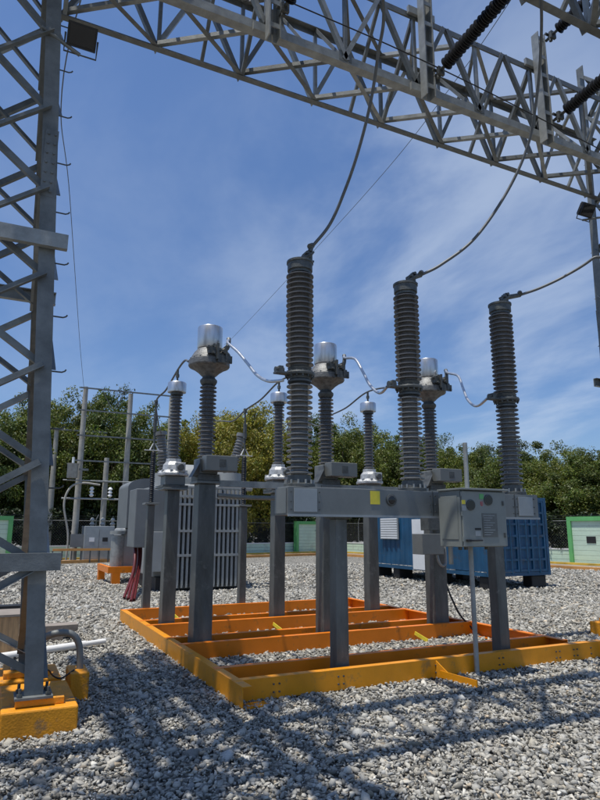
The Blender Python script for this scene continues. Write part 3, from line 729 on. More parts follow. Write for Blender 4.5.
CTX = (2.47, 4.31, 6.24); VTX = (2.46, 4.28, 6.12); SAX = (2.54, 4.35, 6.22); ORD = ('left', 'middle', 'right')
YC, YV, YS, YF = 7.95, 9.62, 11.45, 5.95
for i, x in enumerate(CTX): pedestal(x, YC, .235, 2.18, f'grey pedestal under the {ORD[i]} large silver capped current transformer', .01)
for i, x in enumerate(VTX): pedestal(x, YV, .195, 2.19, f'grey pedestal under the {ORD[i]} small silver capped unit', .06)
for i, x in enumerate(SAX): pedestal(x, YS, .13, 2.03, f'thin grey pedestal under the {ORD[i]} slim black arrester', .03)

# current transformers -----------------------------------------------------
def make_ct(label):
    tn = thing('current_transformer', (0,0,0), label, 'current transformer', 'current transformers with large silver caps')
    g = MB(); g.box(-.15, .15, -.15, .15, 2.182, 2.27); g.build('base_tank', DARKM, tn, bevel=.006)
    MB().box(-.13, .13, -.13, .13, 2.272, 2.48).build('base_housing', BEAM, tn, bevel=.01)
    g = MB(); g.box(-.10, .33, -.34, -.135, 2.30, 2.50); t = g.build('terminal_box', BEAM, tn, bevel=.008)
    MB().box(.08, .17, -.346, -.341, 2.35, 2.45).build('cover_plate', DARKM, t)
    g = MB(); g.add([(-.13,-.16,2.25),(-.13,.0,2.25),(-.13,.0,2.46),(-.13,-.16,2.46),(-.24,-.2,2.22),(-.24,-.02,2.22),(-.145,-.02,2.4),(-.145,-.2,2.4)], [(0,1,2,3),(4,7,6,5),(0,4,5,1),(2,6,7,3),(0,3,7,4),(1,5,6,2)])
    g.build('side_gusset', DARKM, tn)
    insul(MB(), .118, .078, 2.49, 3.50, 18).build('insulator', SHED, tn, smooth=35)
    MB().lathe([(.09,3.50),(.10,3.51),(.118,3.545),(.118,3.57),(.09,3.60),(.085,3.62)]).build('neck', DARKM, tn, smooth=35)
    h = MB().lathe([(.085,3.62),(.11,3.64),(.15,3.68),(.22,3.73),(.275,3.755),(.285,3.77),(.285,3.84),(.268,3.85),(.255,3.88),(.21,3.96),(.165,4.01),(.12,4.03)], n=40).build('head', CAST, tn, smooth=30)
    g = MB()
    rr = random.Random(3)
    for k in range(16):
        a = 2*math.pi*k/16; g.cyl((.262*math.cos(a), .262*math.sin(a), 3.845), .014, .022, 6)
    g.build('flange_bolt', CAST, h)
    MB().lathe([(.12,4.01),(.166,4.02),(.174,4.035),(.174,4.32),(.168,4.332),(.02,4.338)], n=48).build('cap', ALU, tn, smooth=35)
    # primary terminal cluster facing the viewer side
    g = MB(); g.box(-.02, .16, -.30, -.16, 3.86, 3.90); g.box(.0, .03, -.34, -.14, 3.80, 4.02); g.box(.12, .15, -.34, -.14, 3.78, 4.0)
    g.box(.02, .22, -.33, -.30, 3.76, 3.86); g.box(-.10, .02, -.30, -.20, 3.88, 3.97)
    for k in range(14):
        x = rr.uniform(-.12, .24); z = rr.uniform(3.76, 4.0); g.cyl((x, -.28+rr.uniform(0, .06), z), .018, .07, 6, 'y')
    g.tube(spline([(.10,-.25,3.95),(.16,-.27,3.98),(.19,-.25,4.08),(.20,-.22,4.14)], 4), .03, 8)
    g.tube(spline([(.2,-.15,3.80),(.26,-.12,3.86),(.24,-.1,3.95),(.16,-.1,4.0)], 4), .022, 8)
    g.build('primary_terminal', DARKM, tn, smooth=30)
    return tn
ctl = ['large silver capped current transformer nearest the left lattice tower', 'middle large silver capped current transformer just right of the tallest pole', 'right large silver capped current transformer behind the middle breaker pole']
ct = make_ct(ctl[0]); cts = [ct]+[copy_tree(ct, None, ctl[i]) for i in (1, 2)]
for o, x in zip(cts, CTX): o.location = (x, YC, 0)
# small silver capped units --------------------------------------------------
def make_vt(label):
    tn = thing('voltage_transformer', (0,0,0), label, 'voltage transformer', 'small silver capped units of the back row')
    MB().box(-.20, .20, -.18, .18, 2.192, 2.23).build('mounting_plate', DARKM, tn)
    MB().box(-.16, .16, -.15, .15, 2.232, 2.375).build('base_box', BEAM, tn, bevel=.008)
    g = MB(); g.lathe([(.245,2.378),(.25,2.39),(.25,2.42),(.20,2.46),(.175,2.47),(.165,2.55),(.125,2.60),(.12,2.65)], n=8)
    for k in range(8):
        a = 2*math.pi*(k+.5)/8; g.box(.2*math.cos(a)-.02, .2*math.cos(a)+.02, .2*math.sin(a)-.02, .2*math.sin(a)+.02, 2.42, 2.47)
    bs = g.build('cast_base', CASTL, tn, smooth=20)
    MB().box(-.02, .14, -.215, -.13, 2.43, 2.58).build('terminal_cover', CASTL, bs, bevel=.01)
    MB().lathe([(.052,0),(.052,.03),(.045,.034)], (.06,-.215,2.505), 20, 'y').build('terminal_ring', DARKM, bs, smooth=30)
    insul(MB(), .098, .064, 2.65, 3.68, 18).build('insulator', SHED, tn, smooth=35)
    MB().lathe([(.075,3.68),(.10,3.69),(.10,3.725)]).build('top_flange', DARKM, tn, smooth=30)
    MB().lathe([(.12,3.727),(.148,3.735),(.15,3.75),(.15,3.885),(.14,3.90),(.02,3.905)], n=40).build('cap', ALU, tn, smooth=35)
    MB().cyl((0,0,3.9), .016, .09, 10).build('top_terminal', DARKM, tn)
    return tn
vtl = ['leftmost small silver capped unit with a cast base, behind the left current transformer', 'small silver capped unit just left of the tallest breaker pole', 'small silver capped unit left of the middle breaker pole']
vt = make_vt(vtl[0]); vts = [vt]+[copy_tree(vt, None, vtl[i]) for i in (1, 2)]
for o, x in zip(vts, VTX): o.location = (x, YV, 0)
# slim arresters --------------------------------------------------------------
def make_sa(label):
    tn = thing('surge_arrester', (0,0,0), label, 'surge arrester', 'slim black arresters of the rear row')
    insul(MB(), .052, .040, 2.04, 2.98, 26, seg=20).build('sheds', BLACKINS, tn, smooth=40)
    g = MB(); g.add([(-.17,-.02,2.995),(.17,-.02,2.995),(.17,.02,2.995),(-.17,.02,2.995),(-.17,-.02,3.01),(.17,-.02,3.01),(.17,.02,3.01),(-.17,.02,3.01)], [(0,3,2,1),(4,5,6,7),(0,1,5,4),(1,2,6,5),(2,3,7,6),(3,0,4,7)])
    g.tube([(-.07,0,3.01),(.0,0,3.16),(.09,0,3.01)], .014, 6); g.build('top_bracket', WHITE, tn)
    MB().cyl((0,0,3.01), .02, .18, 8).build('terminal_stud', DARKM, tn)
    return tn
sal = ['slim black arrester beside the transformer cable box at left', 'slim black arrester in front of the right transformer bushing', 'slim black arrester hidden behind the middle current transformer']
sa = make_sa(sal[0]); sas = [sa]+[copy_tree(sa, None, sal[i]) for i in (1, 2)]
for o, x in zip(sas, SAX): o.location = (x, YS, 0)
o = MB().chan((2.62, 7.80, 2.11), (6.05, 7.80, 2.11), .085, .07, .008, (0,1,0)).build('cable_channel', GALVL); tag(o, 'light steel channel linking the tops of the middle row pedestals', 'steel channel')
o = MB().tube(spline([(2.62,7.86,2.0),(3.2,7.86,1.98),(3.9,7.86,2.0),(4.1,7.9,2.06)], 6), .03, 10).build('flexible_conduit', CONDUIT, None, smooth=60); tag(o, 'grey flexible conduit sagging below the light steel channel', 'conduit')

# ------------------------------------------------------------ circuit breaker
cb = thing('circuit_breaker', (4.4, YF, 0), 'three pole circuit breaker on a long grey box beam at centre', 'circuit breaker')
bmx0, bmx1, by0, by1, bz0, bz1 = 2.68, 6.20, 5.78, 6.10, 1.70, 1.995
bm = MB().box(bmx0, bmx1, by0, by1, bz0, bz1).build('beam_housing', BEAM, cb, bevel=.006)
def fp(name, x0, x1, z0, z1, m, d=.006, bevel=0): return MB().box(x0, x1, by0-d, by0-.001, z0, z1).build(name, m, bm, bevel=bevel)
fp('cover_panel', 2.75, 3.02, 1.735, 1.975, PANEL, .010, .002)
fp('cover_panel', 5.86, 6.10, 1.73, 1.965, PANEL, .014, .002)
fp('seam_strip', 4.53, 4.54, bz0+.002, bz1-.002, DARKM, .005)
fp('seam_strip', 5.80, 5.812, bz0+.002, bz1-.002, DARKM, .006)
fp('flange_lip', bmx0, bmx1, bz0-.012, bz0+.012, PANEL, .018)
lx = at(375, 497, by0).x; MB().box(lx-.062, lx+.062, by0-.004, by0-.001, 1.83, 1.975).build('warning_label', YLAB, bm)
wx = at(391, 500, by0); MB().lathe([(.066,0),(.066,.014),(.054,.018)], (wx.x, by0-.001, wx.z), 28, 'y').build('window_ring', DARKM, bm, smooth=30)
MB().lathe([(.053,0),(.040,.022),(.01,.026)], (wx.x, by0-.006, wx.z), 28, 'y').build('sight_glass', GLASS, bm, smooth=40)
g = MB()
for x in (2.72, 3.05, 4.50, 4.57, 5.78, 5.84, 6.13):
    for z in (1.76, 1.84, 1.94): g.cyl((x, by0-.001, z), .007, .008, 8, 'y')
g.build('bolt', DARKM, bm)
MB().box(bmx0-.012, bmx0-.001, by0+.02, by1-.02, bz0+.02, bz1-.02).build('end_cover', BEAM, bm)
for x in (3.37, 5.60):
    g = MB().frustum((x, YF), .075, .07, .02, bz0-.03); c_ = g.build('support_leg', POST, cb, bevel=.006)
    MB().box(x-.12, x+.12, YF-.12, YF+.12, .012, .03).build('base_plate', POST, c_)
    MB().box(x-.11, x+.11, YF-.11, YF+.11, bz0-.028, bz0-.002).build('top_plate', POST, c_)
DS = (at(311,248,5.93), at(421,275,5.93), at(520,295,5.93))
PX = (at(299.7, 370, YF).x, at(409, 390, YF).x, at(506.5, 405, YF).x)
for i, x in enumerate(PX):
    def L_(prof, n=36): return MB().lathe(prof, (x, YF, 0), n)
    pb = L_([(.15,1.997),(.17,2.0),(.17,2.03),(.13,2.04),(.125,2.12)]).build('pole_base', DARKM, cb, smooth=30)
    pb['label'] = ('left breaker pole', 'middle breaker pole', 'right breaker pole')[i]
    g = MB()
    for k in range(12):
        a = 2*math.pi*k/12; g.cyl((x+.152*math.cos(a), YF+.152*math.sin(a), 2.03), .012, .045, 6)
    g.build('base_bolt', GALVL, pb)
    insul(MB(), .146, .092, 2.12, 3.14, 17, (x, YF)).build('lower_insulator', SHEDL, pb, smooth=35)
    g = L_([(.105,3.14),(.135,3.15),(.135,3.17),(.11,3.19),(.115,3.215),(.165,3.225),(.17,3.245),(.165,3.262),(.12,3.27),(.13,3.30),(.135,3.315),(.11,3.33)])
    g.build('middle_flange', DARKM, pb, smooth=30)
    g = MB(); g.box(x-.30, x-.14, YF-.05, YF+.05, 3.23, 3.25); g.tube([(x-.30,YF,3.27),(x-.20,YF,3.275)], .035, 10); g.box(x-.27, x-.22, YF-.05, YF+.05, 3.25, 3.31)
    g.build('middle_terminal', DARKM, pb, smooth=30)
    g = MB()
    for k in range(14):
        a = 2*math.pi*k/14; g.cyl((x+.148*math.cos(a), YF+.148*math.sin(a), 3.20), .011, .075, 6)
    g.build('flange_bolt', DARKM, pb)
    zt = 4.44
    insul(MB(), .158, .105, 3.33, zt, 19, (x, YF)).build('upper_insulator', SHED, pb, smooth=35)
    L_([(.125,zt),(.125,zt+.03),(.145,zt+.035),(.145,zt+.12),(.155,zt+.125),(.155,zt+.15),(.10,zt+.16),(.01,zt+.165)]).build('top_cap', DARKM, pb, smooth=30)
    g = MB(); g.box(x-.03, x+.16, YF-.05, YF+.05, zt+.165, zt+.185); g.bar((x+.02,YF,zt+.19), (x+.16,YF-.02,zt+.29), .09, .02); g.bar((x+.03,YF,zt+.19),(x+.13,YF,zt+.32), .06, .05)
    g.tube([(x+.07,YF-.06,zt+.27),(x+.07,YF+.06,zt+.27)], .02, 8); g.tube([(x+.12,YF-.06,zt+.31),(x+.12,YF+.06,zt+.31)], .02, 8); g.cyl((x+.13, YF, zt+.18), .03, .1, 10)
    g.tube([(x+.04,YF,zt+.2), (x+.12,YF-.01,zt+.27), DS[i]], [.04,.035,.03], 8); g.tube([DS[i]+Vector((-.03,-.03,0)), DS[i]+Vector((.03,.03,.05))], .035, 8)
    g.build('top_terminal', DARKM, pb, smooth=30)
# flexible links CT -> breaker pole, and rear links
GL = 'bright flexible links from current transformers to breaker poles'
def link(pts, r, m, label, grp): return wire('flexible_link', pts, r, m, label, 'conductor', grp)
for i, (pxs) in enumerate(([(219,342),(228,343),(238,352),(248,364),(257,375),(268,381),(278,380.5)], [(336,363),(345,358),(355,359),(363,372),(370,385),(380,393),(390,392)], [(439,377),(448,373),(458,376),(463,388),(468,400),(477,406),(488,404)])):
    Y0, Y1 = YC-.22, YF
    n = len(pxs); x1 = PX[i]-.28
    pts = [at(px, py, Y0+(Y1-Y0)*(k/(n-1))) for k, (px, py) in enumerate(pxs)]
    pts[-1] = Vector((x1, YF, 3.272)); pts[0] = Vector((CTX[i]+.20, YC-.22, 4.13))
    if i == 0: pts[-1] = at(283, 380.5, YF)
    link(pts, .018, ALUW, ('bright curved link from left current transformer to left pole', 'bright curved link from middle current transformer to middle pole', 'bright curved link from right current transformer to right pole')[i], GL)
TY_ = 16.0
GR = 'rear links from current transformers over the silver capped units'
for i, pxs in enumerate(([(189,367),(180,368),(172,371),(166,382),(160,396),(154,420)], [(303,372),(290,376),(274,383),(262,394),(250,405),(246,432)], [(412,388),(385,389),(360,391),(345,397),(333,405),(329,430)])):
    P0 = Vector((CTX[i]-.27, YC+.08, 3.83)); P3 = Vector((VTX[i], YV, 4.12)); P5 = Vector((SAX[i], YS, 3.2))
    J = Vector((SAX[i], YS, 3.93))
    E_ = (at(161, 433, TY_+1.0), at(222, 421, 14.5), at(312, 424, 15))[i]
    pts = [P0, P0+(P3-P0)*.35+Vector((0,0,.06)), P3, P3+(J-P3)*.5+Vector((0,0,-.05)), J, J+(E_-J)*.45+Vector((0,0,-.12)), E_]
    if i == 1: pts.append(at(206, 421, 16.5))
    o = MB().tube([J, (SAX[i], YS, 3.15)], .018, 8).cyl((SAX[i], YS, 3.87), .035, .09, 10).cyl((SAX[i], YS, 3.35), .035, .3, 12).build('drop_rod', DARKM); tag(o, ('leftmost', 'middle', 'rightmost')[i]+' dark drop rod above a slim black arrester', 'clamp', 'drop rods above the slim arresters')
    link(pts, .016, WIRE, ('dark rear link above the leftmost silver capped unit', 'dark rear link above the second silver capped unit', 'dark rear link above the third silver capped unit')[i], GR)
    o = MB().tube([P3, (VTX[i], YV, 3.985)], .02, 8).cyl((VTX[i], YV, 3.99), .03, .05, 10).build('drop_clamp', DARKM); tag(o, ('leftmost', 'second', 'third')[i]+' dark drop rod onto the silver cap of a small unit', 'clamp', 'drop rods above the small silver caps')

# control cabinet ------------------------------------------------------------
cx0, cx1, cy0, cy1, cz0, cz1 = 4.53, 5.16, 5.28, 5.67, 1.375, 1.985
cc = thing('control_cabinet', (4.85, 5.5, cz0), 'grey control cabinet with two round gauges hung on the breaker beam', 'control cabinet')
MB().box(cx0, cx1, cy0+.03, cy1, cz0, cz1).build('body', CAB, cc, bevel=.005)
dr = MB().box(cx0+.01, cx1, cy0, cy0+.027, cz0+.005, cz1-.012).build('door', CAB, cc, bevel=.006)
MB().box(cx0-.02, cx1+.03, cy0-.03, cy1+.0, cz1+.001, cz1+.022).build('roof_plate', CAB, cc, bevel=.004)
def dpx(x, y): q = at(x, y, cy0); return q.x, q.z
for (px, py) in ((470.5, 505), (488, 500)):
    X, Z = dpx(px, py)
    k = MB().lathe([(.060,0),(.060,.010),(.050,.014)], (X, cy0-.001, Z), 28, 'y').build('gauge', DARKM, dr, smooth=30)
    k2 = MB().lathe([(.050,0),(.050,.004)], (X, cy0-.012, Z), 28, 'y').build('gauge_glass', GLASS, dr)
def dplate(name, px0, py0, px1, py1, m, d=.003):
    a, b = dpx(px0, py1), dpx(px1, py0); return MB().box(a[0], b[0], cy0-d, cy0-.001, a[1], b[1]).build(name, m, dr)
dplate('yellow_label', 461.8, 500, 465, 504, YLAB); dplate('white_label', 462, 505.5, 466, 510.5, PANEL)
dplate('green_label', 479.3, 494, 483.2, 499, GREENP)
# small red mark like a C with a bar
X, Z = dpx(481.6, 503.5); g = MB(); s = .018
g.box(X-s, X+s, cy0-.003, cy0-.001, Z+s-.006, Z+s); g.box(X-s, X-s+.007, cy0-.003, cy0-.001, Z-s+.0062, Z+s-.0062); g.box(X-s, X+s, cy0-.003, cy0-.001, Z-s, Z-s+.006); g.box(X-.004, X+.004, cy0-.003, cy0-.001, Z-s*1.5, Z-s-.001); g.box(X-.004, X+s, cy0-.003, cy0-.001, Z-.003, Z+.003)
g.build('red_mark', mat('red_ink', (.55, .04, .06), .6), dr)
dplate('nameplate', 483, 513.5, 496.5, 537, POST, .004)
dplate('catch', 475, 528, 481, 530, BLACK)
dplate('switch_plate', 475.5, 531, 480.5, 536, PANEL)
a = Vector((*dpx(466, 540.5), 0)); b = Vector((*dpx(481, 540.5), 0))
g = MB(); g.box(a.x, a.x+.05, cy0-.035, cy0-.001, a.y-.012, a.y+.012); g.tube([(a.x+.03, cy0-.03, a.y), (b.x, cy0-.03, a.y+.001)], .008, 8); g.build('handle', BLACK, dr, bevel=.003)
g = MB()
for z in (cz0+.06, cz0+.33, cz1-.07): g.cyl((cx0+.008, cy0+.012, z), .01, .05, 8)
g.build('hinge', CAB, dr)
g = MB(); g.box(cx1-.05, cx1-.03, cy0-.012, cy0-.001, cz0+.10, cz0+.15); g.box(cx1-.05, cx1-.03, cy0-.012, cy0-.001, cz1-.16, cz1-.11); g.build('latch', DARKM, dr)
g = MB(); a = dpx(483.6, 536); b = dpx(496, 514.5)
for k in range(9):
    z = a[1]+(b[1]-a[1])*(k+.5)/9; g.box(a[0]+.012, a[0]+.012+(b[0]-a[0]-.03)*(.55+.4*((k*7) % 3)/2), cy0-.0055, cy0-.0045, z-.003, z+.003)
g.build('nameplate_rule', PANEL, dr)
g = MB()
for q in (.12, .2, .5): g.cyl((cx0+q, cy0+.2, cz0-.035), .022, .036, 10)
g.build('cable_gland', DARKM, cc)
MB().box(cx0-.006, cx0-.0005, cy0+.07, cy1-.04, cz0+.08, cz1-.06).build('side_panel', CAB, cc, bevel=.002)
# pipe through the cabinet
q = gnd(476, 674); o = MB().tube([(q.x, q.y-.02, 0), (q.x-.0, q.y-.02, 2.57)], .027, 14).build('conduit_pipe', CONDUIT, None, smooth=50); o.data.materials[0] = GALVL
tag(o, 'thin upright grey pipe rising from the gravel behind the control cabinet', 'pipe')
# small junction box and conduit on the right middle row pedestal
jb = thing('junction_box', (6.0, 7.7, 1.1), 'grey junction boxes with conduit on the right pedestal below the beam', 'junction box')
MB().box(5.70, 6.10, 7.55, 7.80, 1.20, 1.50).build('box_body', BEAM, jb, bevel=.006)
MB().box(5.88, 6.2, 7.62, 7.82, 1.55, 2.05).build('upper_box', DARKM, jb, bevel=.006)
MB().tube(spline([(6.0,7.60,1.19),(6.02,7.58,1.08),(6.08,7.58,1.03),(6.16,7.6,1.08),(6.17,7.62,1.3),(6.17,7.63,1.6)], 5), .02, 8).build('conduit_loop', GALVL, jb, smooth=50)
MB().tube([(6.26,7.6,1.05),(6.26,7.6,1.7)], .035, 8).build('conduit_pipe', GALV, jb, smooth=50)
wire('ground_cable', [(6.40,7.9,.7), (6.42,7.8,.5), (6.5,7.75,.3), (6.62,7.7,.15), (6.68,7.6,.03)], .014, BLACK, 'black cable curving down from the right pedestal to the frame', 'cable')

# ------------------------------------------------------------ power transformer
TY = 16.0
pt = thing('power_transformer', (4.9, 17.2, 0), 'large grey power transformer with ribbed radiators behind the left pedestals', 'transformer')
rx0, rx1 = at(172, 540, TY).x, at(243, 540, TY).x
rz0, rz1 = zat(586, 5.5, TY), zat(489, 5.5, TY)
MB().box(rx0-.35, rx1-.15, TY+.45, TY+2.2, .35, 2.62).build('tank', TRAF, pt, bevel=.03)
MB().box(rx0-.4, rx1-.1, TY+.4, TY+2.25, 2.622, 2.70).build('tank_lid', TRAF, pt, bevel=.01)
MB().box(rx0-.3, rx1-.1, TY+.3, TY+2.3, .02, .348).build('skid_base', BLACK, pt)
n = 16; st = (rx1-rx0)/n
for k in range(n):
    x = rx0+st*(k+.5)
    g = MB(); g.box(x-st*.24, x+st*.24, TY, TY+.38, rz0+.04, rz1-.02); g.cyl((x, TY+.02, rz0-.01), st*.25, .07, 8)
    g.build('radiator_fin', TRAF, pt)
for y in (497, 505, 531, 555): 
    z = zat(y, 5.3, TY-.02); MB().box(rx0-.02, rx1+.02, TY-.035, TY-.003, z-.03, z+.03).build('radiator_rail', TRAF, pt)
MB().tube([(rx0, TY+.2, rz1+.04), (rx1+.3, TY+.2, rz1+.04)], .07, 12).build('header_pipe', TRAF, pt, smooth=50)
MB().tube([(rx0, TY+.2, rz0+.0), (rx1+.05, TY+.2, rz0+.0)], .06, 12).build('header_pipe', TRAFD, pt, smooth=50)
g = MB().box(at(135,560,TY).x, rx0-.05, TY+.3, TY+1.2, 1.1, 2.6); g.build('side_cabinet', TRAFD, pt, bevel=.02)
MB().box(at(152,560,TY).x, rx0-.05, TY+.1, TY+.28, .5, 1.5).build('control_box', TRAF, pt, bevel=.01)
MB().lathe([(.42,-1.0),(.45,-.95),(.45,.95),(.42,1.0)], ((rx0+rx1)/2+.1, TY+1.9, 3.0), 24, 'x').build('conservator', TRAF, pt, smooth=40)
def tilted_ins(P, d, ln, r, m, nm='bushing'):
    P = Vector(P); d = Vector(d).normalized(); u = d.orthogonal().normalized(); v = d.cross(u); prof = []; n = 12; pz = ln/n
    prof = [(r*1.35, -.06), (r*1.35, -.01), (r*.7, 0)]
    for k in range(n): prof += [(r*.62, k*pz+.2*pz), (r*(1-.25*k/n), k*pz+.5*pz), (r*(1-.25*k/n), k*pz+.62*pz), (r*.62, k*pz+.95*pz)]
    prof += [(r*.6, ln), (r*.9, ln+.02), (r*.9, ln+.12), (r*.2, ln+.14)]
    m_ = 20; V = []; Fc = []
    for rr, z in prof:
        for k in range(m_):
            a = 2*math.pi*k/m_; V.append(P+d*z+(u*math.cos(a)+v*math.sin(a))*rr)
    for i in range(len(prof)-1):
        for k in range(m_): Fc.append((i*m_+k, i*m_+(k+1) % m_, (i+1)*m_+(k+1) % m_, (i+1)*m_+k))
    return MB().add(V, Fc).build(nm, m, pt, smooth=35)
P0 = at(231, 473, TY+1.0); P1 = at(241, 438, TY+1.0); tilted_ins(P0, P1-P0, (P1-P0).length, .17, SHEDL)
MB().cyl((P0.x, P0.y, 2.7), .3, P0.z-2.72, 20).build('bushing_turret', TRAF, pt, smooth=40)
P0 = at(164, 473, TY+1.0); P1 = at(161, 436, TY+1.0); tilted_ins(P0, P1-P0, (P1-P0).length, .19, SHEDL)
MB().cyl((P0.x, P0.y, 2.7), .3, P0.z-2.72, 20).build('bushing_turret', TRAF, pt, smooth=40)
# grey cable box unit further left, on an orange skid
EY = 19.3
ex0, ex1 = at(122, 550, EY).x, at(152, 550, EY).x
eb = thing('cable_box_unit', ((ex0+ex1)/2, EY+1, 0), 'tall grey box with a rounded top on an orange skid, left of the transformer', 'electrical box')
z0 = zat(568, ex0, EY); zm = zat(528, ex0, EY); z1 = zat(478, ex0, EY)
MB().box(ex0, ex1+.6, EY, EY+1.6, z0, zm-.003).build('lower_body', TRAF, eb, bevel=.06)
a0, a1 = at(127, 500, EY).x, at(154, 500, EY).x
prof = [(a0, zm), (a1+.4, zm), (a1+.4, z1+.02), (a0+.55, z1+.0)]+[(a0+.55-.55*math.sin(t), z1-.28+.28*math.cos(t)) for t in [R(q) for q in range(10, 91, 10)]]
V = [(x, EY-.1, z) for x, z in prof]+[(x, EY+1.5, z) for x, z in prof]; n = len(prof)
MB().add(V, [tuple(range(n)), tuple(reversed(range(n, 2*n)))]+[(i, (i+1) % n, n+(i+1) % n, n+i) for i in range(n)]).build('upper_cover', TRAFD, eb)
sx0, sx1 = at(108, 570, EY-.3).x, at(152, 570, EY-.3).x; zt = zat(567, sx0, EY-.3)
MB().box(sx0, sx1, EY-.3, EY-.18, zt-.18, zt).build('skid_beam', ORANGE, eb)
MB().box(sx0, sx0+.1, EY-.179, EY+1.8, zt-.18, zt).build('skid_beam', ORANGE, eb)
MB().box(sx0+.12, sx0+.36, EY-.3, EY-.1, 0, zt-.182).build('skid_foot', ORANGE, eb); MB().box(sx0, sx0+.2, EY+1.5, EY+1.7, 0, zt-.182).build('skid_foot', ORANGE, eb)
g = MB().cyl((ex0-.12, EY+.1, z0+.05), .2, .9, 14); g.cyl((ex0-.12, EY+.1, z0+.98), .25, .1, 14); g.build('cooling_pump', GALVL, eb, smooth=40)
for k, (b0, b1) in enumerate((((133,534),(124,600)), ((134,545),(128,601)), ((137,534),(131,603)), ((139,540),(134,602)))):
    yy = 15.2+.15*k
    pts = [at(b0[0]+1, 530, yy+1.6), at(b0[0]+2, 552, yy+1.2), at(b0[0], 572, yy+.6), gnd(b1[0], b1[1]-2, .03)]
    wire('power_cable', pts, .035, RED, ('outermost left', 'second from left', 'third from left', 'rightmost')[k]+' of the dark red cables drooping left of the transformer', 'cable', 'red cables drooping from the transformer cable box')

# ------------------------------------------------------------ blue container
ct0 = gnd(489, 577.3, .33); cx_, cy_ = ct0.x, ct0.y; W, Ln, CZ0, CZ1 = 2.30, 6.1, .33, 2.72
CZ1 = zat(498, cx_+W, cy_)
co = thing('site_container', (cx_+W/2, cy_+Ln/2, 0), 'blue corrugated site container on short feet at right', 'container')
def corr(axis, s0, s1, off, z0, z1, depth=.035, pitch=.27, sign=-1):
    g = MB(); k = int((s1-s0)/pitch); pts = []
    for i in range(k):
        a = s0+(s1-s0)*i/k; p = (s1-s0)/k
        pts += [(a, 0), (a+.34*p, 0), (a+.5*p, 1), (a+.84*p, 1)]
    pts.append((s1, 0)); V = []; Fc = []
    for s, d in pts:
        q = off-sign*depth*d
        P = (q, s) if axis == 'y' else (s, q)
        V += [(*P, z0), (*P, z1)]
    for i in range(len(pts)-1): Fc.append((2*i, 2*i+2, 2*i+3, 2*i+1))
    return g.add(V, Fc)
corr('y', cy_+.08, cy_+Ln-.08, cx_+.02, CZ0+.12, CZ1-.1).build('long_side', BLUE, co)
corr('y', cy_+.08, cy_+Ln-.08, cx_+W-.02, CZ0+.12, CZ1-.1, sign=1).build('long_side', BLUE, co)
MB().box(cx_+.09, cx_+W-.09, cy_+.09, cy_+Ln-.02, CZ0+.12, CZ1-.1).build('inner_shell', BLUE, co)
MB().box(cx_+.02, cx_+W-.02, cy_+.06, cy_+Ln-.06, CZ1-.06, CZ1-.02).build('roof', BLUE, co)
for x in (cx_, cx_+W-.1):
    for y in (cy_, cy_+Ln-.1): MB().box(x, x+.1, y, y+.1, CZ0, CZ1).build('corner_post', BLUE, co, bevel=.006)
for x in (cx_+.001, cx_+W-.101+.0):
    for z in (CZ0+.001, CZ1-.101): MB().box(x, x+.098, cy_+.101, cy_+Ln-.101, z, z+.1).build('side_rail', BLUE, co)
for z in (CZ0+.001, CZ1-.101): MB().box(cx_+.101, cx_+W-.101, cy_, cy_+.08, z, z+.1).build('end_rail', BLUE, co)
# doors with pressed panels
for s in (0, 1):
    a = cx_+.11+s*(W-.22)/2; b = a+(W-.22)/2-.02
    d = MB().box(a, b, cy_+.03, cy_+.07, CZ0+.11, CZ1-.11).build('door', BLUE, co)
    g = MB(); zz = CZ0+.11; H = (CZ1-CZ0-.22); g.box(a, a+.06, cy_-.012, cy_+.028, zz, zz+H); g.box(b-.06, b, cy_-.012, cy_+.028, zz, zz+H)
    mid = (a+b)/2; g.box(mid-.03, mid+.03, cy_-.012, cy_+.028, zz, zz+H)
    for k in range(7):
        z = zz+H*k/6-.03 if k else zz
        for (u, v) in ((a+.061, mid-.031), (mid+.031, b-.061)): g.box(u, v, cy_-.010, cy_+.028, z, min(z+.06, zz+H))
    g.build('pressed_frame', BLUE, d)
    for q in (.28, .72):
        MB().tube([(a+(b-a)*q, cy_-.02, CZ0+.06), (a+(b-a)*q, cy_-.02, CZ1-.06)], .014, 8).build('lock_rod', BLUE if s else BLUE, d)
def side_at(x, y):   # point on the long side plane
    d = ray(x, y); t = cx_/d.x; return d.y*t, EYE+d.z*t
(ya, za), (yb, zb) = side_at(381.5, 539), side_at(398.5, 518)
lv = MB().box(cx_-.04, cx_+.0, min(ya, yb), max(ya, yb), za, zb).build('vent_louvre', TRAF, co)
g = MB(); 
for k in range(9): z = za+(zb-za)*(k+.3)/9; g.box(cx_-.055, cx_-.041, min(ya, yb)+.04, max(ya, yb)-.04, z, z+(zb-za)*.075)
g.build('louvre_slat', WHITE, lv)
(ya, za), (yb, zb) = side_at(414, 569), side_at(426, 519)
MB().box(cx_-.03, cx_+.0, min(ya, yb), max(ya, yb), za, zb).build('side_door', WHITE, co)
for x, y in ((cx_+.05, cy_+.1), (cx_+W-.65, cy_+.1), (cx_+.05, cy_+2.2), (cx_+.05, cy_+4.2), (cx_+W-.65, cy_+3.0), (cx_+.05, cy_+Ln-.7)):
    MB().box(x, x+.55, y, y+.35, 0, CZ0-.002).build('support_block', BLACK, co, bevel=.03)

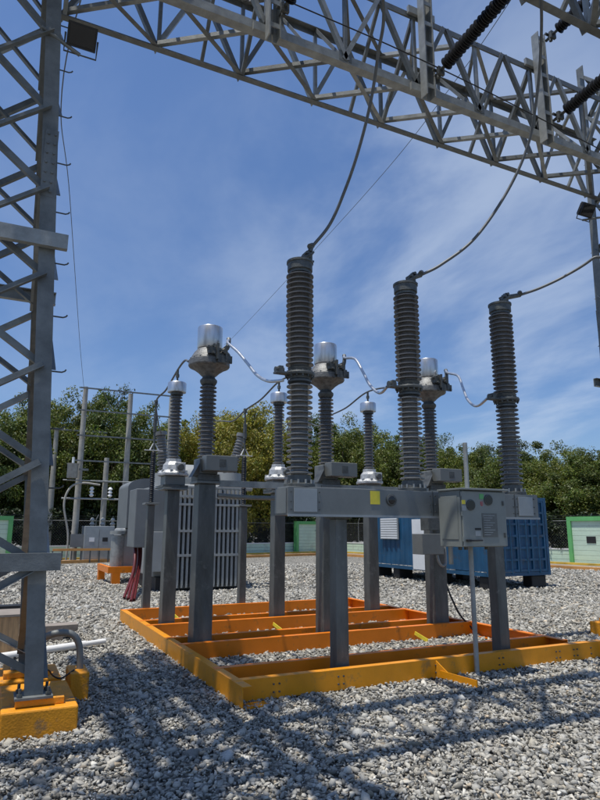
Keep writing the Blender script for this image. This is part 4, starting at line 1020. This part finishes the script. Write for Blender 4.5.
# ------------------------------------------------------------ far left pole rack and gear
def pole(name, xb, yb, xt, yt, D, r0, r1, m=CONC, parent=None):
    b = gnd(xb, yb); z = zat(yt, b.x, b.y); return b, z
DY = 33.0
rk = thing('pole_rack', (4.8, DY, 0), 'open rack of tall concrete poles and cross rails at far left', 'pole rack')
px_ = [at(73, 555, DY).x, at(121, 555, DY).x, at(165, 540, DY).x]; zt = [zat(387, px_[0], DY), zat(394, px_[1], DY), zat(396, px_[2], DY)]
for x, z in zip(px_, zt): MB().tube([(x, DY, 0), (x, DY, z)], [.17, .12], 12).build('pole', CONC, rk, smooth=60)
for ya in (389, 411, 436, 461):
    z = zat(ya, px_[0], DY); MB().box(px_[0]-.3, px_[2]+.3, DY-.30, DY-.24, z-.035, z+.035).build('cross_rail', GALV, rk)
z = zat(499, px_[0], DY)
for zz, rr in ((z, .045), (z+.9, .03)): MB().tube([(px_[0]-.8, DY-.5, zz), (px_[2], DY-.5, zz)], rr, 8).build('bus_pipe', GALVL, rk, smooth=60)
for k in range(5): 
    x = px_[0]+.6+k*.9; MB().lathe([(.05,0),(.12,.08),(.05,.16),(.12,.24),(.05,.32),(.12,.40),(.05,.5)], (x, DY-.5, z+.1), 10).build('post_insulator', WHITE, rk, smooth=40)
g = MB().tube([(px_[0]+.8, DY-.4, zt[0]-.2), (px_[0]+1.3, DY-.4, zt[0]-1.1)], .02, 5).tube([(px_[0]+1.9, DY-.4, zt[0]-.2), (px_[0]+1.5, DY-.4, zt[0]-1.1)], .02, 5).build('hanging_wire', WIRE, rk)
q = gnd(46, 556); zz = zat(428, q.x, q.y)
p2 = thing('utility_pole', q, 'slim pale utility pole just right of the tower leg', 'utility pole')
MB().tube([q, q+Vector((0,0,zz))], [.22, .13], 10).build('pole', CONC, p2, smooth=60)
MB().box(q.x-.2, q.x+3.0, q.y-.2, q.y-.1, zz-.15, zz-.05).build('crossarm', GALV, p2)
q = Vector((at(102, 530, 33.6).x, 33.6, 0)); zz = zat(458, q.x, q.y)
p3 = thing('utility_pole', q, 'short pale utility pole rising behind the grey cabinet', 'utility pole'); MB().tube([q, q+Vector((0,0,zz))], [.17, .13], 10).build('pole', CONC, p3, smooth=60)
MB().box(q.x-.5, q.x+.5, q.y-.2, q.y-.12, zz-1.3, zz-1.2).build('crossarm', GALV, p3)
q = at(71, 490, DY-.55)
cn = thing('pole_transformer', q, 'grey cylindrical pole transformer on the leftmost rack pole', 'pole transformer')
za, zb = at(71, 478, DY-.55).z, at(71, 465, DY-.55).z
MB().lathe([(.24, 0), (.26, .03), (.26, zb-za), (.3, zb-za+.08), (.05, zb-za+.1)], (q.x, q.y, za), 20).build('tank', GALVL, cn, smooth=40)
MB().cyl((q.x, q.y, zb+.1), .06, .3, 8).build('bushing', WHITE, cn)
MB().box(q.x+.3, q.x+.75, q.y-.05, q.y+.05, zb-.25, zb-.15).build('hanger', GALV, cn)
cb0, cb1 = at(83, 555, DY-.9).x, at(113, 555, DY-.9).x; za = zat(557, cb0, DY-.9); zb = zat(526, cb0, DY-.9)
kc = thing('switch_cabinet', ((cb0+cb1)/2, DY-.4, 0), 'pale grey switch cabinet with two doors behind the poles', 'cabinet')
MB().box(cb0, cb1, DY-.9, DY+.3, .02, zb).build('body', PANEL, kc, bevel=.02)
for s in (0, 1):
    a = cb0+.08+s*(cb1-cb0-.16)/2; b = a+(cb1-cb0-.16)/2-.03
    MB().box(a, b, DY-.93, DY-.902, .15, zb-.15).build('door', PANEL, kc)
    MB().box(a+.15, a+.4, DY-.94, DY-.931, zb-.75, zb-.55).build('notice_plate', WHITE if s == 0 else BLACK, kc)
for k in range(3): MB().lathe([(.06,0),(.14,.1),(.06,.2),(.12,.3),(.05,.42)], (cb0+.4+k*.5, DY-.3, zb), 10).build('bushing', GALVL, kc, smooth=40)
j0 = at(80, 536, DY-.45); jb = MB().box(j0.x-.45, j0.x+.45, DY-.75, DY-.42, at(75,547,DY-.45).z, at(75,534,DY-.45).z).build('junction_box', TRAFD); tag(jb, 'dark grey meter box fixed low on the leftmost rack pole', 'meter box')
wire('cable_loop', [at(66,560,DY-.6), at(68,535,DY-.6), at(64,505,DY-.6), at(70,488,DY-.6), at(82,483,DY-.6), at(100,485,DY-.6)], .05, CONC, 'pale cable loop arching left of the rack poles', 'cable')
tn = thing('low_railing', (4.5, 31.8, 0), 'low dark railing with an ochre rail in front of the grey cabinet', 'railing')
r0, r1 = at(52, 558, 31.8).x, at(117, 558, 31.8).x
for k in range(8): x = r0+(r1-r0)*k/7; MB().box(x-.03, x+.03, 31.77, 31.83, 0, .55).build('post', DARKM, tn)
MB().box(r0, r1, 31.76, 31.765+.06, .552, .66).build('rail', CURBO, tn)
pq = at(122, 540, 30.5); o = thing('lightning_counter_pipe', (pq.x, 30.5, 0), 'white stack of insulators on a pale post beside the cable box', 'post insulator')
MB().tube([(pq.x, 30.5, 0), (pq.x, 30.5, 1.7)], .28, 12).build('post', GALVL, o, smooth=50)
MB().lathe([(.1,1.7),(.3,1.85),(.1,2.0),(.3,2.15),(.1,2.3),(.28,2.45),(.1,2.6),(.2,2.7),(.05,3.3)], (pq.x,30.5,0), 12).build('insulator', WHITE, o, smooth=40)

# ------------------------------------------------------------ clutter behind the left footing
A = gnd(-20, 660, .05); B = gnd(105, 641, .07)
o = MB().tube([A, A+(B-A)*.82], .045, 14).tube([A+(B-A)*.80, B], .034, 14).build('plastic_pipe', PVC, None, smooth=50); tag(o, 'long white plastic pipe lying on the gravel behind the tower', 'pipe')
a = at(-25, 612, 8.9); b = at(21, 609, 8.9)
ob = thing('plywood_crate', (a.x, 8.9, 0), 'brown plywood crate with a dark top edge behind the tower leg', 'crate')
MB().box(a.x-.1, b.x, 8.9, 9.5, .02, at(10, 617, 8.9).z).build('side_board', WOOD, ob, bevel=.004)
MB().box(a.x-.12, b.x+.02, 8.88, 9.52, at(10, 617, 8.9).z+.002, at(10, 617, 8.9).z+.03).build('lid_edge', PLANK, ob)
q = gnd(-20, 616, 0); o = MB().box(q.x-.2, at(27,606,12.0).x, 12.0, 12.3, .02, .27).build('timber_beam', BLACK); tag(o, 'dark timber beam lying beyond the plywood crate', 'timber')
q0, q1 = gnd(20, 640), gnd(65, 634)
for k, (za, yy, x0, x1) in enumerate(((.02, 9.75, .35, 1.02), (.12, 9.8, .45, 1.22), (.02, 10.3, .5, 1.15))):
    o = MB().box(x0, x1, yy, yy+.28, za, za+.09).build('timber_plank', PLANK, None, bevel=.004)
    tag(o, ('weathered plank lying lowest on the gravel behind the tower', 'weathered plank stacked on another behind the tower leg', 'weathered plank lying farthest back behind the tower leg')[k], 'plank', 'weathered planks behind the left tower')
bpy.context.view_layer.update()
